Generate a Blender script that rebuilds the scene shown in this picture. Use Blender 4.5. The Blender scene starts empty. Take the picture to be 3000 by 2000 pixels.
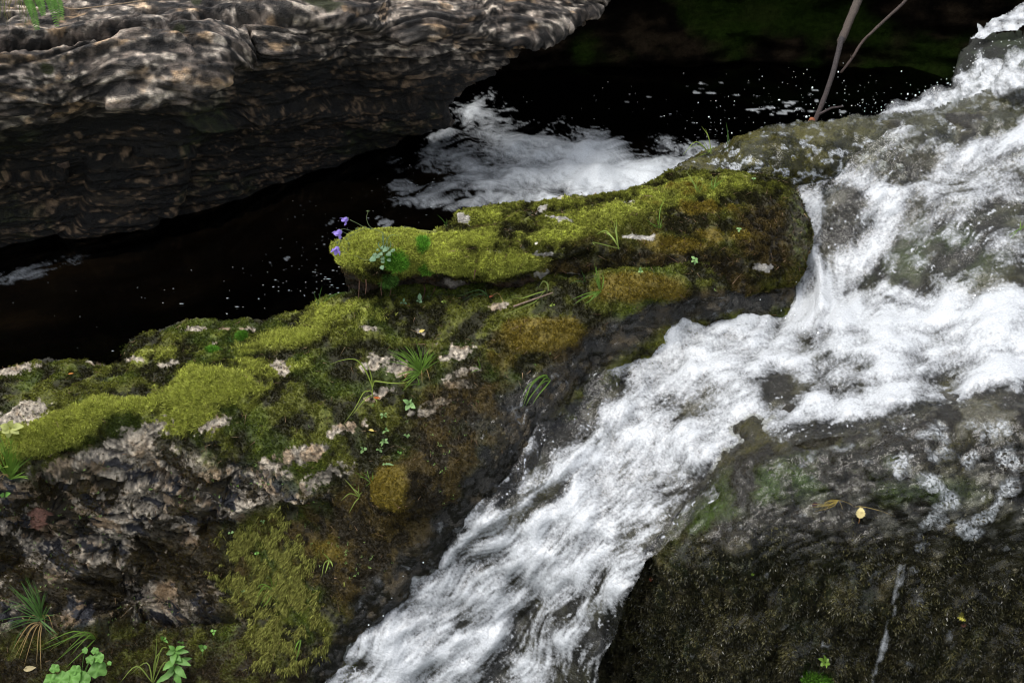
import bpy, math, random
import numpy as np
from mathutils import Vector

# ------------------------------------------------------------------ camera, sky, sun, exposure
C = bpy.context.scene.collection
scene = bpy.context.scene
CAM_H, PITCH, LENS = 2.2, math.radians(33), 40.0
cd = bpy.data.cameras.new("camera"); cam = bpy.data.objects.new("camera", cd); C.objects.link(cam)
cam.location = (0, 0, CAM_H); cam.rotation_euler = (math.pi/2 - PITCH, 0, 0)
cd.lens = LENS; cd.sensor_width = 36; cd.clip_start = .05; cd.clip_end = 500
cd.dof.use_dof = True; cd.dof.focus_distance = 3.35; cd.dof.aperture_fstop = 9
scene.camera = cam

SUN_EL, SUN_AZ = math.radians(64), math.radians(-95)      # azimuth from +y towards +x
world = bpy.data.worlds.new("World"); scene.world = world; world.use_nodes = True
wn = world.node_tree; wn.nodes.clear()
sky = wn.nodes.new("ShaderNodeTexSky"); sky.sky_type = 'NISHITA'; sky.sun_disc = False
sky.sun_elevation = SUN_EL; sky.sun_rotation = SUN_AZ; sky.dust_density = 3; sky.air_density = 1
hs = wn.nodes.new("ShaderNodeHueSaturation"); hs.inputs["Saturation"].default_value = .30
bg = wn.nodes.new("ShaderNodeBackground"); bg.inputs["Strength"].default_value = .15
wo = wn.nodes.new("ShaderNodeOutputWorld")
wn.links.new(sky.outputs[0], hs.inputs["Color"]); wn.links.new(hs.outputs[0], bg.inputs[0]); wn.links.new(bg.outputs[0], wo.inputs[0])
sd = bpy.data.lights.new("sun", 'SUN'); sd.energy = 1.2; sd.angle = math.radians(30); sd.color = (1, .97, .92)
sun = bpy.data.objects.new("sun", sd); C.objects.link(sun)
sv = Vector((math.sin(SUN_AZ)*math.cos(SUN_EL), math.cos(SUN_AZ)*math.cos(SUN_EL), math.sin(SUN_EL)))
sun.rotation_euler = sv.to_track_quat('Z', 'Y').to_euler(); sun.location = (0, 0, 6)
scene.view_settings.view_transform = 'Standard'; scene.view_settings.look = 'None'
scene.view_settings.exposure = 0.80; scene.view_settings.gamma = 1
scene.cycles.max_bounces = 8; scene.cycles.transparent_max_bounces = 12; scene.cycles.use_denoising = True; scene.cycles.pixel_filter_type = 'BLACKMAN_HARRIS'; scene.cycles.filter_width = 1.15

# ------------------------------------------------------------------ maths helpers
rng = np.random.default_rng(7); random.seed(7)
FPX = 3000*LENS/36
cp, sp = math.cos(PITCH), math.sin(PITCH)
def ray(px, py):
    a = (np.asarray(px, float)-1500)/FPX; b = (1000-np.asarray(py, float))/FPX
    return np.stack([a, cp+b*sp, -sp+b*cp], -1)
def P(px, py, t):
    return ray(px, py)*np.asarray(t)[..., None] + np.array([0, 0, CAM_H])
def tz(px, py, z): return (z-CAM_H)/ray(px, py)[..., 2]
def ty(px, py, y): return y/ray(px, py)[..., 1]
def tctrl(c):                                    # (px,py,z) or (px,py,None,y)
    return float(ty(c[0], c[1], c[3])) if c[2] is None else float(tz(c[0], c[1], c[2]))
def tps(ctrl, vals=None, lam=1e-4):
    X = np.array([[c[0], c[1]] for c in ctrl], float)/1000
    v = np.array([tctrl(c) for c in ctrl]) if vals is None else np.array(vals, float)
    n = len(X)
    def k(r2): return np.where(r2 > 1e-12, .5*r2*np.log(np.maximum(r2, 1e-12)), 0)
    A = np.zeros((n+3, n+3)); A[:n, :n] = k(((X[:, None]-X[None])**2).sum(-1)) + lam*np.eye(n)
    A[:n, n] = 1; A[:n, n+1:] = X; A[n, :n] = 1; A[n+1:, :n] = X.T
    w = np.linalg.solve(A, np.concatenate([v, [0, 0, 0]]))
    def f(px, py):
        sh = np.shape(px); q = np.stack([np.ravel(px), np.ravel(py)], -1)/1000
        out = w[n] + q@w[n+1:]
        for i in range(n): out = out + w[i]*k((q[:, 0]-X[i, 0])**2+(q[:, 1]-X[i, 1])**2)
        return out.reshape(sh)
    return f
def _hash(ix, iy, iz):
    h = (ix.astype(np.int64)*73856093) ^ (iy.astype(np.int64)*19349663) ^ (iz.astype(np.int64)*83492791)
    h = (h ^ (h >> 13))*1274126177 & 0x7fffffff
    return h ^ (h >> 16)
_G = np.array([[1,1,0],[-1,1,0],[1,-1,0],[-1,-1,0],[1,0,1],[-1,0,1],[1,0,-1],[-1,0,-1],[0,1,1],[0,-1,1],[0,1,-1],[0,-1,-1]], float)
def perlin(p):
    i = np.floor(p); f = p-i; u = f*f*f*(f*(f*6-15)+10); i = i.astype(np.int64); out = 0
    for dx in (0, 1):
        wx = u[..., 0] if dx else 1-u[..., 0]
        for dy in (0, 1):
            wy = u[..., 1] if dy else 1-u[..., 1]
            for dz in (0, 1):
                wz = u[..., 2] if dz else 1-u[..., 2]
                g = _G[_hash(i[..., 0]+dx, i[..., 1]+dy, i[..., 2]+dz) % 12]
                out = out + wx*wy*wz*(g[..., 0]*(f[..., 0]-dx)+g[..., 1]*(f[..., 1]-dy)+g[..., 2]*(f[..., 2]-dz))
    return out
def fbm(p, s, oct=4, gain=.5, ridge=False, off=0):
    s = np.asarray(s, float); out = 0; a = 1; tot = 0; q = p*s + off
    for _ in range(oct):
        v = perlin(q)
        out = out + a*((1-np.abs(v)*2) if ridge else v*1.4); tot += a; a *= gain; q = q*2.03+17.3
    return out/tot
def sstep(a, b, x): t = np.clip((x-a)/(b-a), 0, 1); return t*t*(3-2*t)
def mix(a, b, t): t = np.asarray(t)[..., None]; return np.asarray(a)*(1-t)+np.asarray(b)*t
def inside(poly, X, Y):
    r = np.zeros(np.shape(X), bool); n = len(poly)
    for i in range(n):
        (x1, y1), (x2, y2) = poly[i], poly[(i+1) % n]
        if y1 == y2: continue
        c = ((y1 > Y) != (y2 > Y)) & (X < (x2-x1)*(Y-y1)/(y2-y1)+x1); r ^= c
    return r
def pdist(line, X, Y, closed=False):
    d = np.full(np.shape(X), 1e9); L = list(line)+([line[0]] if closed else [])
    for (x1, y1), (x2, y2) in zip(L[:-1], L[1:]):
        vx, vy = x2-x1, y2-y1; q = np.clip(((X-x1)*vx+(Y-y1)*vy)/(vx*vx+vy*vy+1e-9), 0, 1)
        d = np.minimum(d, np.hypot(X-x1-q*vx, Y-y1-q*vy))
    return d
def blobs(L, X, Y):
    o = np.zeros(np.shape(X))
    for b in L:
        x, y, rx, ry = b[:4]; a = math.radians(b[4] if len(b) > 4 else 0); w = b[5] if len(b) > 5 else 1
        dx, dy = X-x, Y-y; u = (dx*math.cos(a)+dy*math.sin(a))/rx; v = (-dx*math.sin(a)+dy*math.cos(a))/ry
        o = np.maximum(o, w*np.clip(1.35-np.hypot(u, v)*.85, 0, 1))
    return o
def blur(A, sx, sy=None):
    sy = sx if sy is None else sy
    fy = np.fft.fftfreq(A.shape[0])[:, None]; fx = np.fft.rfftfreq(A.shape[1])[None]
    return np.fft.irfft2(np.fft.rfft2(A)*np.exp(-2*np.pi**2*((fx*sx)**2+(fy*sy)**2)), s=A.shape)
def norm01(A): A = A-A.mean(); return A/(A.std()+1e-9)
def lic(N, fx, fy, L):
    h, w = N.shape; yy, xx = np.mgrid[0:h, 0:w].astype(np.float32); out = N.copy(); cnt = 1
    for sgn in (1, -1):
        x, y = xx.copy(), yy.copy()
        for _ in range(L):
            ix = np.clip(np.rint(x), 0, w-1).astype(int); iy = np.clip(np.rint(y), 0, h-1).astype(int)
            x = x+sgn*fx[iy, ix]; y = y+sgn*fy[iy, ix]
            ix = np.clip(np.rint(x), 0, w-1).astype(int); iy = np.clip(np.rint(y), 0, h-1).astype(int)
            out = out+N[iy, ix]; cnt += 1
    return norm01(out)

# ------------------------------------------------------------------ mesh helpers
def tag(o, label=None, cat=None, group=None, kind=None):
    for k, v in (("label", label), ("category", cat), ("group", group), ("kind", kind)):
        if v: o[k] = v
    return o
def mesh_np(name, V, F, mat, attrs=None, cols=None, parent=None, smooth=True):
    """V (n,3), F (m,3|4) int arrays -> one mesh object"""
    V = np.asarray(V, np.float32); F = np.asarray(F, np.int32); k = F.shape[1]
    me = bpy.data.meshes.new(name)
    me.vertices.add(len(V)); me.vertices.foreach_set("co", V.ravel())
    me.loops.add(F.size); me.loops.foreach_set("vertex_index", F.ravel())
    me.polygons.add(len(F)); me.polygons.foreach_set("loop_start", np.arange(0, F.size, k, dtype=np.int32))
    me.polygons.foreach_set("loop_total", np.full(len(F), k, np.int32))
    me.polygons.foreach_set("use_smooth", np.full(len(F), smooth, bool))
    me.update(calc_edges=True)
    for n, a in (attrs or {}).items():
        at = me.attributes.new(n, 'FLOAT', 'POINT'); at.data.foreach_set("value", np.asarray(a, np.float32).ravel())
    if cols is not None:
        at = me.attributes.new("Col", 'FLOAT_COLOR', 'POINT')
        c = np.ones((len(V), 4), np.float32); c[:, :3] = np.clip(cols, 0, 1); at.data.foreach_set("color", c.ravel())
    me.materials.append(mat)
    o = bpy.data.objects.new(name, me); C.objects.link(o)
    if parent: o.parent = parent
    return o
class Sheet:
    """a rock or water surface: vertices every `pitch` photo pixels, each at its own true distance"""
    def __init__(s, poly, ctrl, pitch=3.0, warp=5, lam=1e-4, tfun=None):
        xs = [p[0] for p in poly]; ys = [p[1] for p in poly]
        s.px, s.py = np.meshgrid(np.arange(min(xs)-12, max(xs)+12, pitch), np.arange(min(ys)-12, max(ys)+12, pitch))
        s.pitch = pitch; s.poly = poly
        s.tf = tfun or tps(ctrl, lam=lam); s.t = s.tf(s.px, s.py)
        q = np.stack([s.px, s.py, 0*s.px+3.3], -1)
        wx = fbm(q, .012, 4)*warp*2; wy = fbm(q, .012, 4, off=91.7)*warp*2
        X, Y = s.px+wx, s.py+wy
        s.mask = inside(poly, X, Y); s.sd = pdist(poly, X, Y, True)
        s.X, s.Y = X, Y
    def roll(s, width, amount, line=None):
        d = s.sd if line is None else pdist(line, s.X, s.Y)
        q = np.clip(1-d/width, 0, 1); s.t = s.t + amount*(1-np.sqrt(np.maximum(1-q*q, 0)))
    def pos(s):
        s.p = P(s.px, s.py, s.t); return s.p
    def normals(s):
        du = np.gradient(s.p, axis=1); dv = np.gradient(s.p, axis=0); n = np.cross(dv, du)
        n /= np.linalg.norm(n, axis=-1, keepdims=True)+1e-12
        v = np.array([0, 0, CAM_H])-s.p; sg = np.sign((n*v).sum(-1, keepdims=True)); sg[sg == 0] = 1
        s.du, s.dv = du, dv; s.n = n*sg; return s.n
    def displace(s, d): s.p = s.p + s.n*np.asarray(d)[..., None]
    def build(s, name, mat, attrs=None, cols=None, skirt=.8, parent=None, back=.3, tuck=0):
        m = s.mask; idx = np.full(m.shape, -1); idx[m] = np.arange(m.sum())
        c = m[:-1, :-1] & m[1:, :-1] & m[:-1, 1:] & m[1:, 1:]
        a, b, d, e = idx[:-1, :-1][c], idx[:-1, 1:][c], idx[1:, 1:][c], idx[1:, :-1][c]
        F = np.stack([a, e, d, b], -1); V = s.p[m]
        A = {k: np.broadcast_to(v, m.shape)[m] for k, v in (attrs or {}).items()}; K = None if cols is None else cols[m]
        if skirt:
            E = np.concatenate([F[:, [0, 1]], F[:, [1, 2]], F[:, [2, 3]], F[:, [3, 0]]]); N = len(V)
            key = np.minimum(E[:, 0], E[:, 1]).astype(np.int64)*N+np.maximum(E[:, 0], E[:, 1])
            u, inv, cnt = np.unique(key, return_inverse=True, return_counts=True); E = E[cnt[inv] == 1]
            bv = np.unique(E); r = np.full(N, -1); r[bv] = np.arange(len(bv)); nb = len(bv)
            h = V[bv]-np.array([0, 0, CAM_H]); h[:, 2] = 0; h /= np.linalg.norm(h, axis=1, keepdims=True)
            rr = V[bv]-np.array([0, 0, CAM_H]); rr /= np.linalg.norm(rr, axis=1, keepdims=True); V1 = V[bv]+rr*.08+np.array([0, 0, -.02]); V2 = V[bv]+h*back+np.array([0, 0, -skirt])
            if tuck:
                ctr = V[bv].mean(0); rr = V[bv]-np.array([0, 0, CAM_H]); rr /= np.linalg.norm(rr, axis=1, keepdims=True)
                V1 = V[bv]+rr*.06+(ctr-V[bv])*.04; V2 = V[bv]+rr*tuck+(ctr-V[bv])*.25
            V = np.concatenate([V, V1, V2])
            i0, i1 = E[:, 0], E[:, 1]; j0, j1 = N+r[i0], N+r[i1]
            F = np.concatenate([F, np.stack([i1, i0, j0, j1], -1), np.stack([j1, j0, j0+nb, j1+nb], -1)])
            A = {k: np.concatenate([v, v[bv], v[bv]]) for k, v in A.items()}
            if K is not None: K = np.concatenate([K, K[bv], K[bv]])
        s.obj = mesh_np(name, V, F, mat, A, K, parent); return s.obj

# ------------------------------------------------------------------ materials
def newmat(name):
    m = bpy.data.materials.new(name); m.use_nodes = True; nt = m.node_tree; nt.nodes.clear()
    return m, nt, lambda t, **k: _node(nt, t, k)
def _node(nt, t, k):
    n = nt.nodes.new("ShaderNode"+t)
    for a, v in k.items():
        if a.startswith("i_"): n.inputs[a[2:].replace("_", " ")].default_value = v
        else: setattr(n, a, v)
    return n
def rock_material(name, bump=.5, scale=110, spec=.5, tint_amt=.45, squash=1.0):
    m, nt, N = newmat(name); L = nt.links.new
    at = N("Attribute", attribute_name="Col"); ar = N("Attribute", attribute_name="rough")
    tc = N("TexCoord"); nz = N("TexNoise", i_Scale=scale, i_Detail=5.0, i_Roughness=.65)
    n2 = N("TexNoise", i_Scale=scale*3.1, i_Detail=3.0); mp = N("Mapping"); mp.inputs["Scale"].default_value = (1, 1/squash, squash); mp.inputs["Rotation"].default_value = (0, .05, 0); L(tc.outputs["Object"], mp.inputs["Vector"])
    L(mp.outputs[0], nz.inputs["Vector"]); L(mp.outputs[0], n2.inputs["Vector"])
    mr = N("MapRange"); mr.inputs["From Min"].default_value = .3; mr.inputs["From Max"].default_value = .7
    mr.inputs["To Min"].default_value = 1-tint_amt; mr.inputs["To Max"].default_value = 1+tint_amt
    L(nz.outputs[0], mr.inputs["Value"])
    mx = N("VectorMath", operation='SCALE'); L(at.outputs["Color"], mx.inputs[0]); L(mr.outputs[0], mx.inputs["Scale"])
    ad = N("Math", operation='ADD'); L(nz.outputs[0], ad.inputs[0]); L(n2.outputs[0], ad.inputs[1])
    bp = N("Bump", i_Strength=bump, i_Distance=.012); L(ad.outputs[0], bp.inputs["Height"])
    b = N("BsdfPrincipled"); b.inputs["Specular IOR Level"].default_value = spec
    L(mx.outputs[0], b.inputs["Base Color"]); L(ar.outputs["Fac"], b.inputs["Roughness"]); L(bp.outputs[0], b.inputs["Normal"])
    o = N("OutputMaterial"); L(b.outputs[0], o.inputs[0]); return m
def plant_material(name, rough=.6, transl=.35, spec=.3):
    m, nt, N = newmat(name); L = nt.links.new
    at = N("Attribute", attribute_name="Col"); tc = N("TexCoord"); nz = N("TexNoise", i_Scale=60.0, i_Detail=3.0)
    L(tc.outputs["Object"], nz.inputs["Vector"])
    mr = N("MapRange"); mr.inputs["To Min"].default_value = .7; mr.inputs["To Max"].default_value = 1.3; L(nz.outputs[0], mr.inputs["Value"])
    mx = N("VectorMath", operation='SCALE'); L(at.outputs["Color"], mx.inputs[0]); L(mr.outputs[0], mx.inputs["Scale"])
    b = N("BsdfPrincipled", i_Roughness=rough); b.inputs["Specular IOR Level"].default_value = spec; L(mx.outputs[0], b.inputs["Base Color"])
    t = N("BsdfTranslucent"); L(mx.outputs[0], t.inputs["Color"])
    ms = N("MixShader"); ms.inputs[0].default_value = transl; L(b.outputs[0], ms.inputs[1]); L(t.outputs[0], ms.inputs[2])
    o = N("OutputMaterial"); L(ms.outputs[0], o.inputs[0]); return m
def water_material(name, tint, foamcol=(.70, .72, .74), bump=.35, bscale=70, frough=.5, thick=False):
    """clear water (tinted see-through + mirror) turning to white foam where the mesh says so"""
    m, nt, N = newmat(name); L = nt.links.new
    at = N("Attribute", attribute_name="foam"); tc = N("TexCoord")
    nz = N("TexNoise", i_Scale=float(bscale), i_Detail=4.0, i_Roughness=.6); L(tc.outputs["Object"], nz.inputs["Vector"])
    bp = N("Bump", i_Strength=bump, i_Distance=.01); L(nz.outputs[0], bp.inputs["Height"])
    tr = N("BsdfTransparent"); tr.inputs[0].default_value = (*tint, 1)
    gl = N("BsdfGlossy", i_Roughness=.12); L(bp.outputs[0], gl.inputs["Normal"])
    fr = N("Fresnel", i_IOR=1.36); L(bp.outputs[0], fr.inputs["Normal"])
    w = N("MixShader"); L(fr.outputs[0], w.inputs[0]); L(tr.outputs[0], w.inputs[1]); L(gl.outputs[0], w.inputs[2])
    f = N("BsdfPrincipled", i_Roughness=frough); f.inputs["Base Color"].default_value = (*foamcol, 1)
    f.inputs["Subsurface Weight"].default_value = 0.0; L(bp.outputs[0], f.inputs["Normal"])
    # small specks break the edge of the foam
    n2 = N("TexNoise", i_Scale=bscale*3.0, i_Detail=2.0); L(tc.outputs["Object"], n2.inputs["Vector"])
    su = N("Math", operation='SUBTRACT'); L(n2.outputs[0], su.inputs[0]); su.inputs[1].default_value = .5
    mu = N("Math", operation='MULTIPLY'); L(su.outputs[0], mu.inputs[0]); mu.inputs[1].default_value = .9
    m4 = N("Math", operation='MULTIPLY', use_clamp=True); L(at.outputs["Fac"], m4.inputs[0]); m4.inputs[1].default_value = 3.5
    mu.inputs[1].default_value = .6; m5 = N("Math", operation='MULTIPLY'); L(mu.outputs[0], m5.inputs[0]); L(m4.outputs[0], m5.inputs[1])
    ad = N("Math", operation='ADD', use_clamp=True); L(at.outputs["Fac"], ad.inputs[0]); L(m5.outputs[0], ad.inputs[1])
    gt = N("MapRange", interpolation_type='LINEAR'); gt.inputs["From Min"].default_value = .02; gt.inputs["From Max"].default_value = 1.0; L(ad.outputs[0], gt.inputs["Value"])
    ms = N("MixShader"); L(gt.outputs[0], ms.inputs[0]); L(w.outputs[0], ms.inputs[1]); L(f.outputs[0], ms.inputs[2])
    o = N("OutputMaterial"); L(ms.outputs[0], o.inputs[0]); return m
M_cliff = rock_material("gneiss", .9, 60, squash=1.0, tint_amt=.5)
M_rock = rock_material("boulder_rock", .9, 90)
M_wet = rock_material("wet_rock", .9, 75, .6)
M_dark = rock_material("shaded_rock", .6, 30, 0.0)
M_soil = rock_material("forest_soil", .5, 20)
M_moss = plant_material("moss_leaf", .85, .25, .1)
M_plant = plant_material("green_leaf", .5, .35, .35)
M_dry = plant_material("dry_leaf", .7, .15, .2)
M_bark = rock_material("bark", .6, 160)
M_petal = plant_material("petal", .6, .45, .2)
M_stream = water_material("rushing_water", (.86, .86, .80), (.50, .52, .54), .5, 60, .30)
M_pool = water_material("pool_water", (.12, .11, .09), (.56, .59, .61), .03, 55, .5)
def drop_material():
    m, nt, N = newmat("drop_water"); b = N("BsdfPrincipled", i_Roughness=.15); b.inputs["Base Color"].default_value = (.85, .88, .9, 1)
    o = N("OutputMaterial"); nt.links.new(b.outputs[0], o.inputs[0]); return m
M_drop = drop_material()

# ------------------------------------------------------------------ palette (real surface colours)
BR = np.array([.40, .43, .080]); OL = np.array([.135, .145, .024]); GR = np.array([.10, .15, .02]); DK = np.array([.028, .027, .009])
BN = np.array([.080, .058, .018]); OR = np.array([.185, .140, .022]); PALE = np.array([.49, .46, .41]); TAN = np.array([.36, .25, .14])
SLATE = np.array([.030, .031, .038]); EARTH = np.array([.032, .025, .012]); WETD = np.array([.022, .020, .016])

# ------------------------------------------------------------------ terrain: gorge floor, with unseen slopes added all round to block low sky light
def terrain():
    n = 160; g = np.linspace(-1, 1, n); g = np.sign(g)*np.abs(g)**2*120
    X, Y = np.meshgrid(g, g+3.0); R = np.hypot(X, Y-3.0)
    p = np.stack([X, Y, 0*X], -1)
    Z = -1.6 + np.maximum(R-5.0, 0)*(.40+.22*np.clip((Y-3)/6, -1, 1))*np.exp(-np.maximum(R-5, 0)/30) + fbm(p, .35, 4)*np.clip((R-4)/6, 0, 1)*1.6
    a, b = np.meshgrid(np.arange(n-1), np.arange(n-1)); i = (b*n+a).ravel(); F = np.stack([i, i+1, i+n+1, i+n], -1)
    col = mix(np.array([.02, .035, .01]), np.array([.04, .03, .02]), sstep(-.2, .3, fbm(p, 1.3, 4)))
    o = mesh_np("terrain", np.stack([X, Y, Z], -1).reshape(-1, 3), F, M_soil, {"rough": np.full(n*n, .9)}, col.reshape(-1, 3))
    tag(o, "dark gorge floor and unseen slopes added around the stream to block low sky light", "terrain", kind="structure")
terrain()

# ------------------------------------------------------------------ back wall of the gorge, leaning over the pool
def gorge_wall():
    prof = [(6.15, -.9), (6.05, -.3), (6.05, .0), (6.35, .2), (6.55, .5), (6.45, .8), (6.3, 1.1), (6.2, 1.4), (6.3, 1.6), (6.7, 1.75), (7.6, 1.9), (9, 2.2), (12, 2.6)]
    nu, nv = 340, 240; s = np.linspace(0, len(prof)-1, nv); pr = np.array(prof)
    Yp = np.interp(s, np.arange(len(pr)), pr[:, 0]); Zp = np.interp(s, np.arange(len(pr)), pr[:, 1])
    x = np.linspace(-6, 7, nu); X = np.repeat(x[None], nv, 0); Y = np.repeat(Yp[:, None], nu, 1); Z = np.repeat(Zp[:, None], nu, 1)
    Y = Y + .35*np.sin(X*1.1+.6) - .28*np.clip(X-2, 0, 9)**1.2
    p = np.stack([X, Y, Z], -1)
    d = fbm(p, (1.2, 1.2, 2.2), 5)*.35 + fbm(p, (2.5, 2.5, 9), 4, ridge=True)*.06
    p = p + np.stack([0*d, -d, .2*d], -1)
    ms = sstep(.0, .35, fbm(p, 1.7, 4)+.25*np.exp(-((p[..., 0]-1.3)**2+(p[..., 2]-.3)**2)/.15))
    col = mix(np.array([.0012, .001, .0008]), np.array([.006, .0045, .003]), sstep(-.1, .4, fbm(p, 6, 4)))  # near-black albedo stands in for the deep shade of the gorge
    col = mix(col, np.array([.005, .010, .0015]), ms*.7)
    a, b = np.meshgrid(np.arange(nu-1), np.arange(nv-1)); i = (b*nu+a).ravel(); F = np.stack([i, i+1, i+nu+1, i+nu], -1)
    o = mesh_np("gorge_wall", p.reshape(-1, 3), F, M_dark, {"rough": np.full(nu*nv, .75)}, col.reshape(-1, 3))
    tag(o, "mossy rock wall behind the pool, its deep shade put into the colour", "rock wall")
gorge_wall()

# ------------------------------------------------------------------ overhanging layered cliff, upper left
def cliff():
    poly = [(-420, -420), (1840, -420), (1790, -120), (1748, 10), (1745, 32), (1715, 62), (1640, 95), (1560, 122), (1480, 160), (1440, 205), (1380, 225), (1335, 250),
            (1315, 300), (1290, 345), (1200, 368), (1160, 400), (1135, 470), (1060, 520), (900, 540), (760, 600), (620, 660), (300, 735), (0, 790), (-420, 870)]
    ctrl = [(-400, -300, None, 4.5), (0, -300, None, 4.7), (700, -300, None, 5.0), (1400, -300, None, 5.4), (1750, -250, None, 5.6),
            (0, 0, None, 4.02), (400, 0, None, 4.25), (700, 0, None, 4.45), (1100, 0, None, 4.75), (1400, 0, None, 4.95), (1740, 20, None, 5.15),
            (-400, 330, None, 3.5), (0, 320, None, 3.70), (350, 270, None, 3.85), (600, 250, None, 4.02), (800, 130, None, 4.22), (1000, 90, None, 4.42), (1250, 130, None, 4.6), (1500, 130, None, 4.85),
            (0, 420, None, 3.93), (300, 380, None, 4.02), (700, 330, None, 4.38), (1000, 220, None, 4.65), (1300, 230, None, 4.85),
            (0, 560, None, 4.02), (300, 520, None, 4.16), (700, 450, None, 4.48), (1000, 330, None, 4.78), (1250, 320, None, 5.05),
            (-400, 800, None, 3.95), (0, 700, None, 4.12), (300, 660, None, 4.27), (620, 600, None, 4.50), (900, 480, None, 4.82), (1130, 400, None, 5.08), (1290, 340, None, 5.2), (1000, 520, None, 5.0), (0, 790, None, 4.2), (620, 660, None, 4.62)]
    s = Sheet(poly, ctrl, 2.2, 7)
    s.roll(34, .10, poly[1:16])
    s.pos(); s.normals()
    X, Y, p = s.X, s.Y, s.p
    # ledges: outlines pushed out of the face, with a rounded lip
    def ledge(pl, h, w):
        return h*np.where(inside(pl, X, Y), np.sqrt(np.clip(1-(1-np.clip(pdist(pl, X, Y, True)/w, 0, 1))**2, 0, 1)), 0)
    d = ledge([(-450, 215), (0, 178), (170, 152), (440, 138), (560, 118), (650, 112), (722, 122), (735, 148), (705, 182), (640, 205), (610, 236), (540, 262), (330, 275), (160, 300), (0, 335), (-450, 380)], .075, 18)
    d += ledge([(520, 205), (600, 195), (645, 212), (640, 232), (560, 262), (300, 285), (340, 240)], .035, 16)
    d += ledge([(-450, 150), (0, 160), (440, 125), (640, 98), (760, 100), (900, 78), (1000, 86), (1200, 128), (1330, 100), (1480, 128), (1600, 95), (1740, 30), (1800, -430), (-450, -430)], .07, 16)
    d += ledge([(700, 295), (900, 280), (1100, 285), (1290, 270), (1300, 335), (1180, 365), (1000, 345), (700, 355), (520, 345)], .05, 22)
    d += ledge([(400, 405), (540, 398), (565, 412), (500, 428), (390, 420)], .05, 10)
    d += ledge([(-450, 500), (0, 500), (100, 485), (180, 465), (205, 480), (190, 510), (80, 520), (-450, 545)], .06, 14)
    d += ledge([(250, 440), (520, 430), (560, 470), (500, 600), (380, 660), (150, 700), (240, 560)], .05, 30)
    d += ledge([(1385, 55), (1450, 62), (1445, 80), (1400, 78)], .025, 8)
    st = np.stack([.7*p[..., 0]+.7*p[..., 1], .15*p[..., 1], p[..., 2]+.30*p[..., 1]-.05*p[..., 0]], -1); st[..., 2] += .02*fbm(p, 1.6, 3)
    d += fbm(p, (1.0, 1.0, 2.5), 4)*.06 + fbm(st, (2.2, 2.2, 20), 4, ridge=True)*.034 + fbm(st, (4, 4, 34), 3)*.018 + fbm(st, (12, 12, 40), 2, ridge=True)*.007
    crack = [(-400, 200), (0, 172), (110, 160), (300, 148), (470, 134), (600, 113), (700, 108)]
    d -= .05*np.exp(-(pdist(crack, X, Y)/5)**2)
    for ln, dp in (([(728, 116), (744, 135), (742, 158), (712, 192), (650, 216), (618, 246), (545, 274), (330, 290), (160, 312), (0, 348)], .06), ([(650, 205), (655, 235), (565, 268)], .03), ([(450, 134), (490, 150), (540, 172)], .02), ([(745, 0), (760, 45), (775, 70), (770, 95)], .015), ([(1000, 190), (1200, 170), (1345, 138)], .03), ([(260, 420), (560, 430), (680, 400)], .04)):
        d -= dp*np.exp(-(pdist(ln, X, Y)/5)**2)
    q = st.copy(); d -= .016*sstep(.84, .99, 1-2*np.abs(fbm(q, (1.3, 1.3, 14), 3, gain=.4, off=71))); s.displace(d)
    n1 = fbm(q, (4, 4, 18), 5); n2 = fbm(q, (8, 8, 34), 3, off=31); n3 = fbm(q, 9, 5, off=7)
    n5 = fbm(q, (14, 14, 60), 2, off=3)
    col = mix(np.array([.085, .073, .064]), np.array([.27, .245, .22]), sstep(-.06, .22, n1+.5*n2+.6*n5))
    col = mix(col, np.array([.40, .37, .33]), .75*sstep(.14, .34, n2+.3*n3+.6*n5))
    col = mix(col, TAN*.8, .6*sstep(.18, .40, fbm(q, (8, 8, 30), 4, off=77)))
    col = mix(col, np.array([.022, .020, .019]), .85*sstep(.08, .28, fbm(q, (10, 10, 48), 4, off=55)+.3*n5))
    n7 = fbm(q, (18, 18, 80), 1, off=61); n8 = fbm(q, (46, 46, 130), 1, off=62); ck = sstep(.90, .98, 1-2*np.abs(fbm(q, (1.3, 1.3, 14), 3, gain=.4, off=71)))
    col = col*np.clip(.80+2.0*n7+1.5*n8, .15, 2.2)[..., None]*np.array([1.15, 1.06, .96])
    # below the lip: overhang shade painted into damp, brown-stained rock with pale lichen spots
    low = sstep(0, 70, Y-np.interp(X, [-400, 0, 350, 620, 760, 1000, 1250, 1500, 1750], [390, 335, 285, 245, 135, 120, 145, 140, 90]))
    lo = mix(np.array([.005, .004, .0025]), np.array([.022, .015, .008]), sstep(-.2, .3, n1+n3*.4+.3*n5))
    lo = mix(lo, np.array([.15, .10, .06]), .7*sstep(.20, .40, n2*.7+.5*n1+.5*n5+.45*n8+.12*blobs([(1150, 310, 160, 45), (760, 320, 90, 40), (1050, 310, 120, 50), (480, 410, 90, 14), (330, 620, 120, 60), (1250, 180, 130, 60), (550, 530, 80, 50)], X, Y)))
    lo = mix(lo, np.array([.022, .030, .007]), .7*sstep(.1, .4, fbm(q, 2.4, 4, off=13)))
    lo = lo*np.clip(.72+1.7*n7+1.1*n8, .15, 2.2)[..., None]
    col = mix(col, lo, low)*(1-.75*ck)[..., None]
    mo = sstep(.45, .8, blobs([(560, 62, 22, 22), (930, 45, 60, 14), (860, 40, 40, 12), (510, 155, 20, 8), (120, 205, 30, 14)], X, Y)+.25*n3)
    col = mix(col, np.array([.030, .034, .008]), mo)
    s.col = col
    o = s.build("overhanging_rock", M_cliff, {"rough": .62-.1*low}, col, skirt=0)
    # close it: a block behind the face
    tag(o, "grey banded rock overhang jutting over the black pool", "rock")
    return s
S_cliff = cliff()

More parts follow.
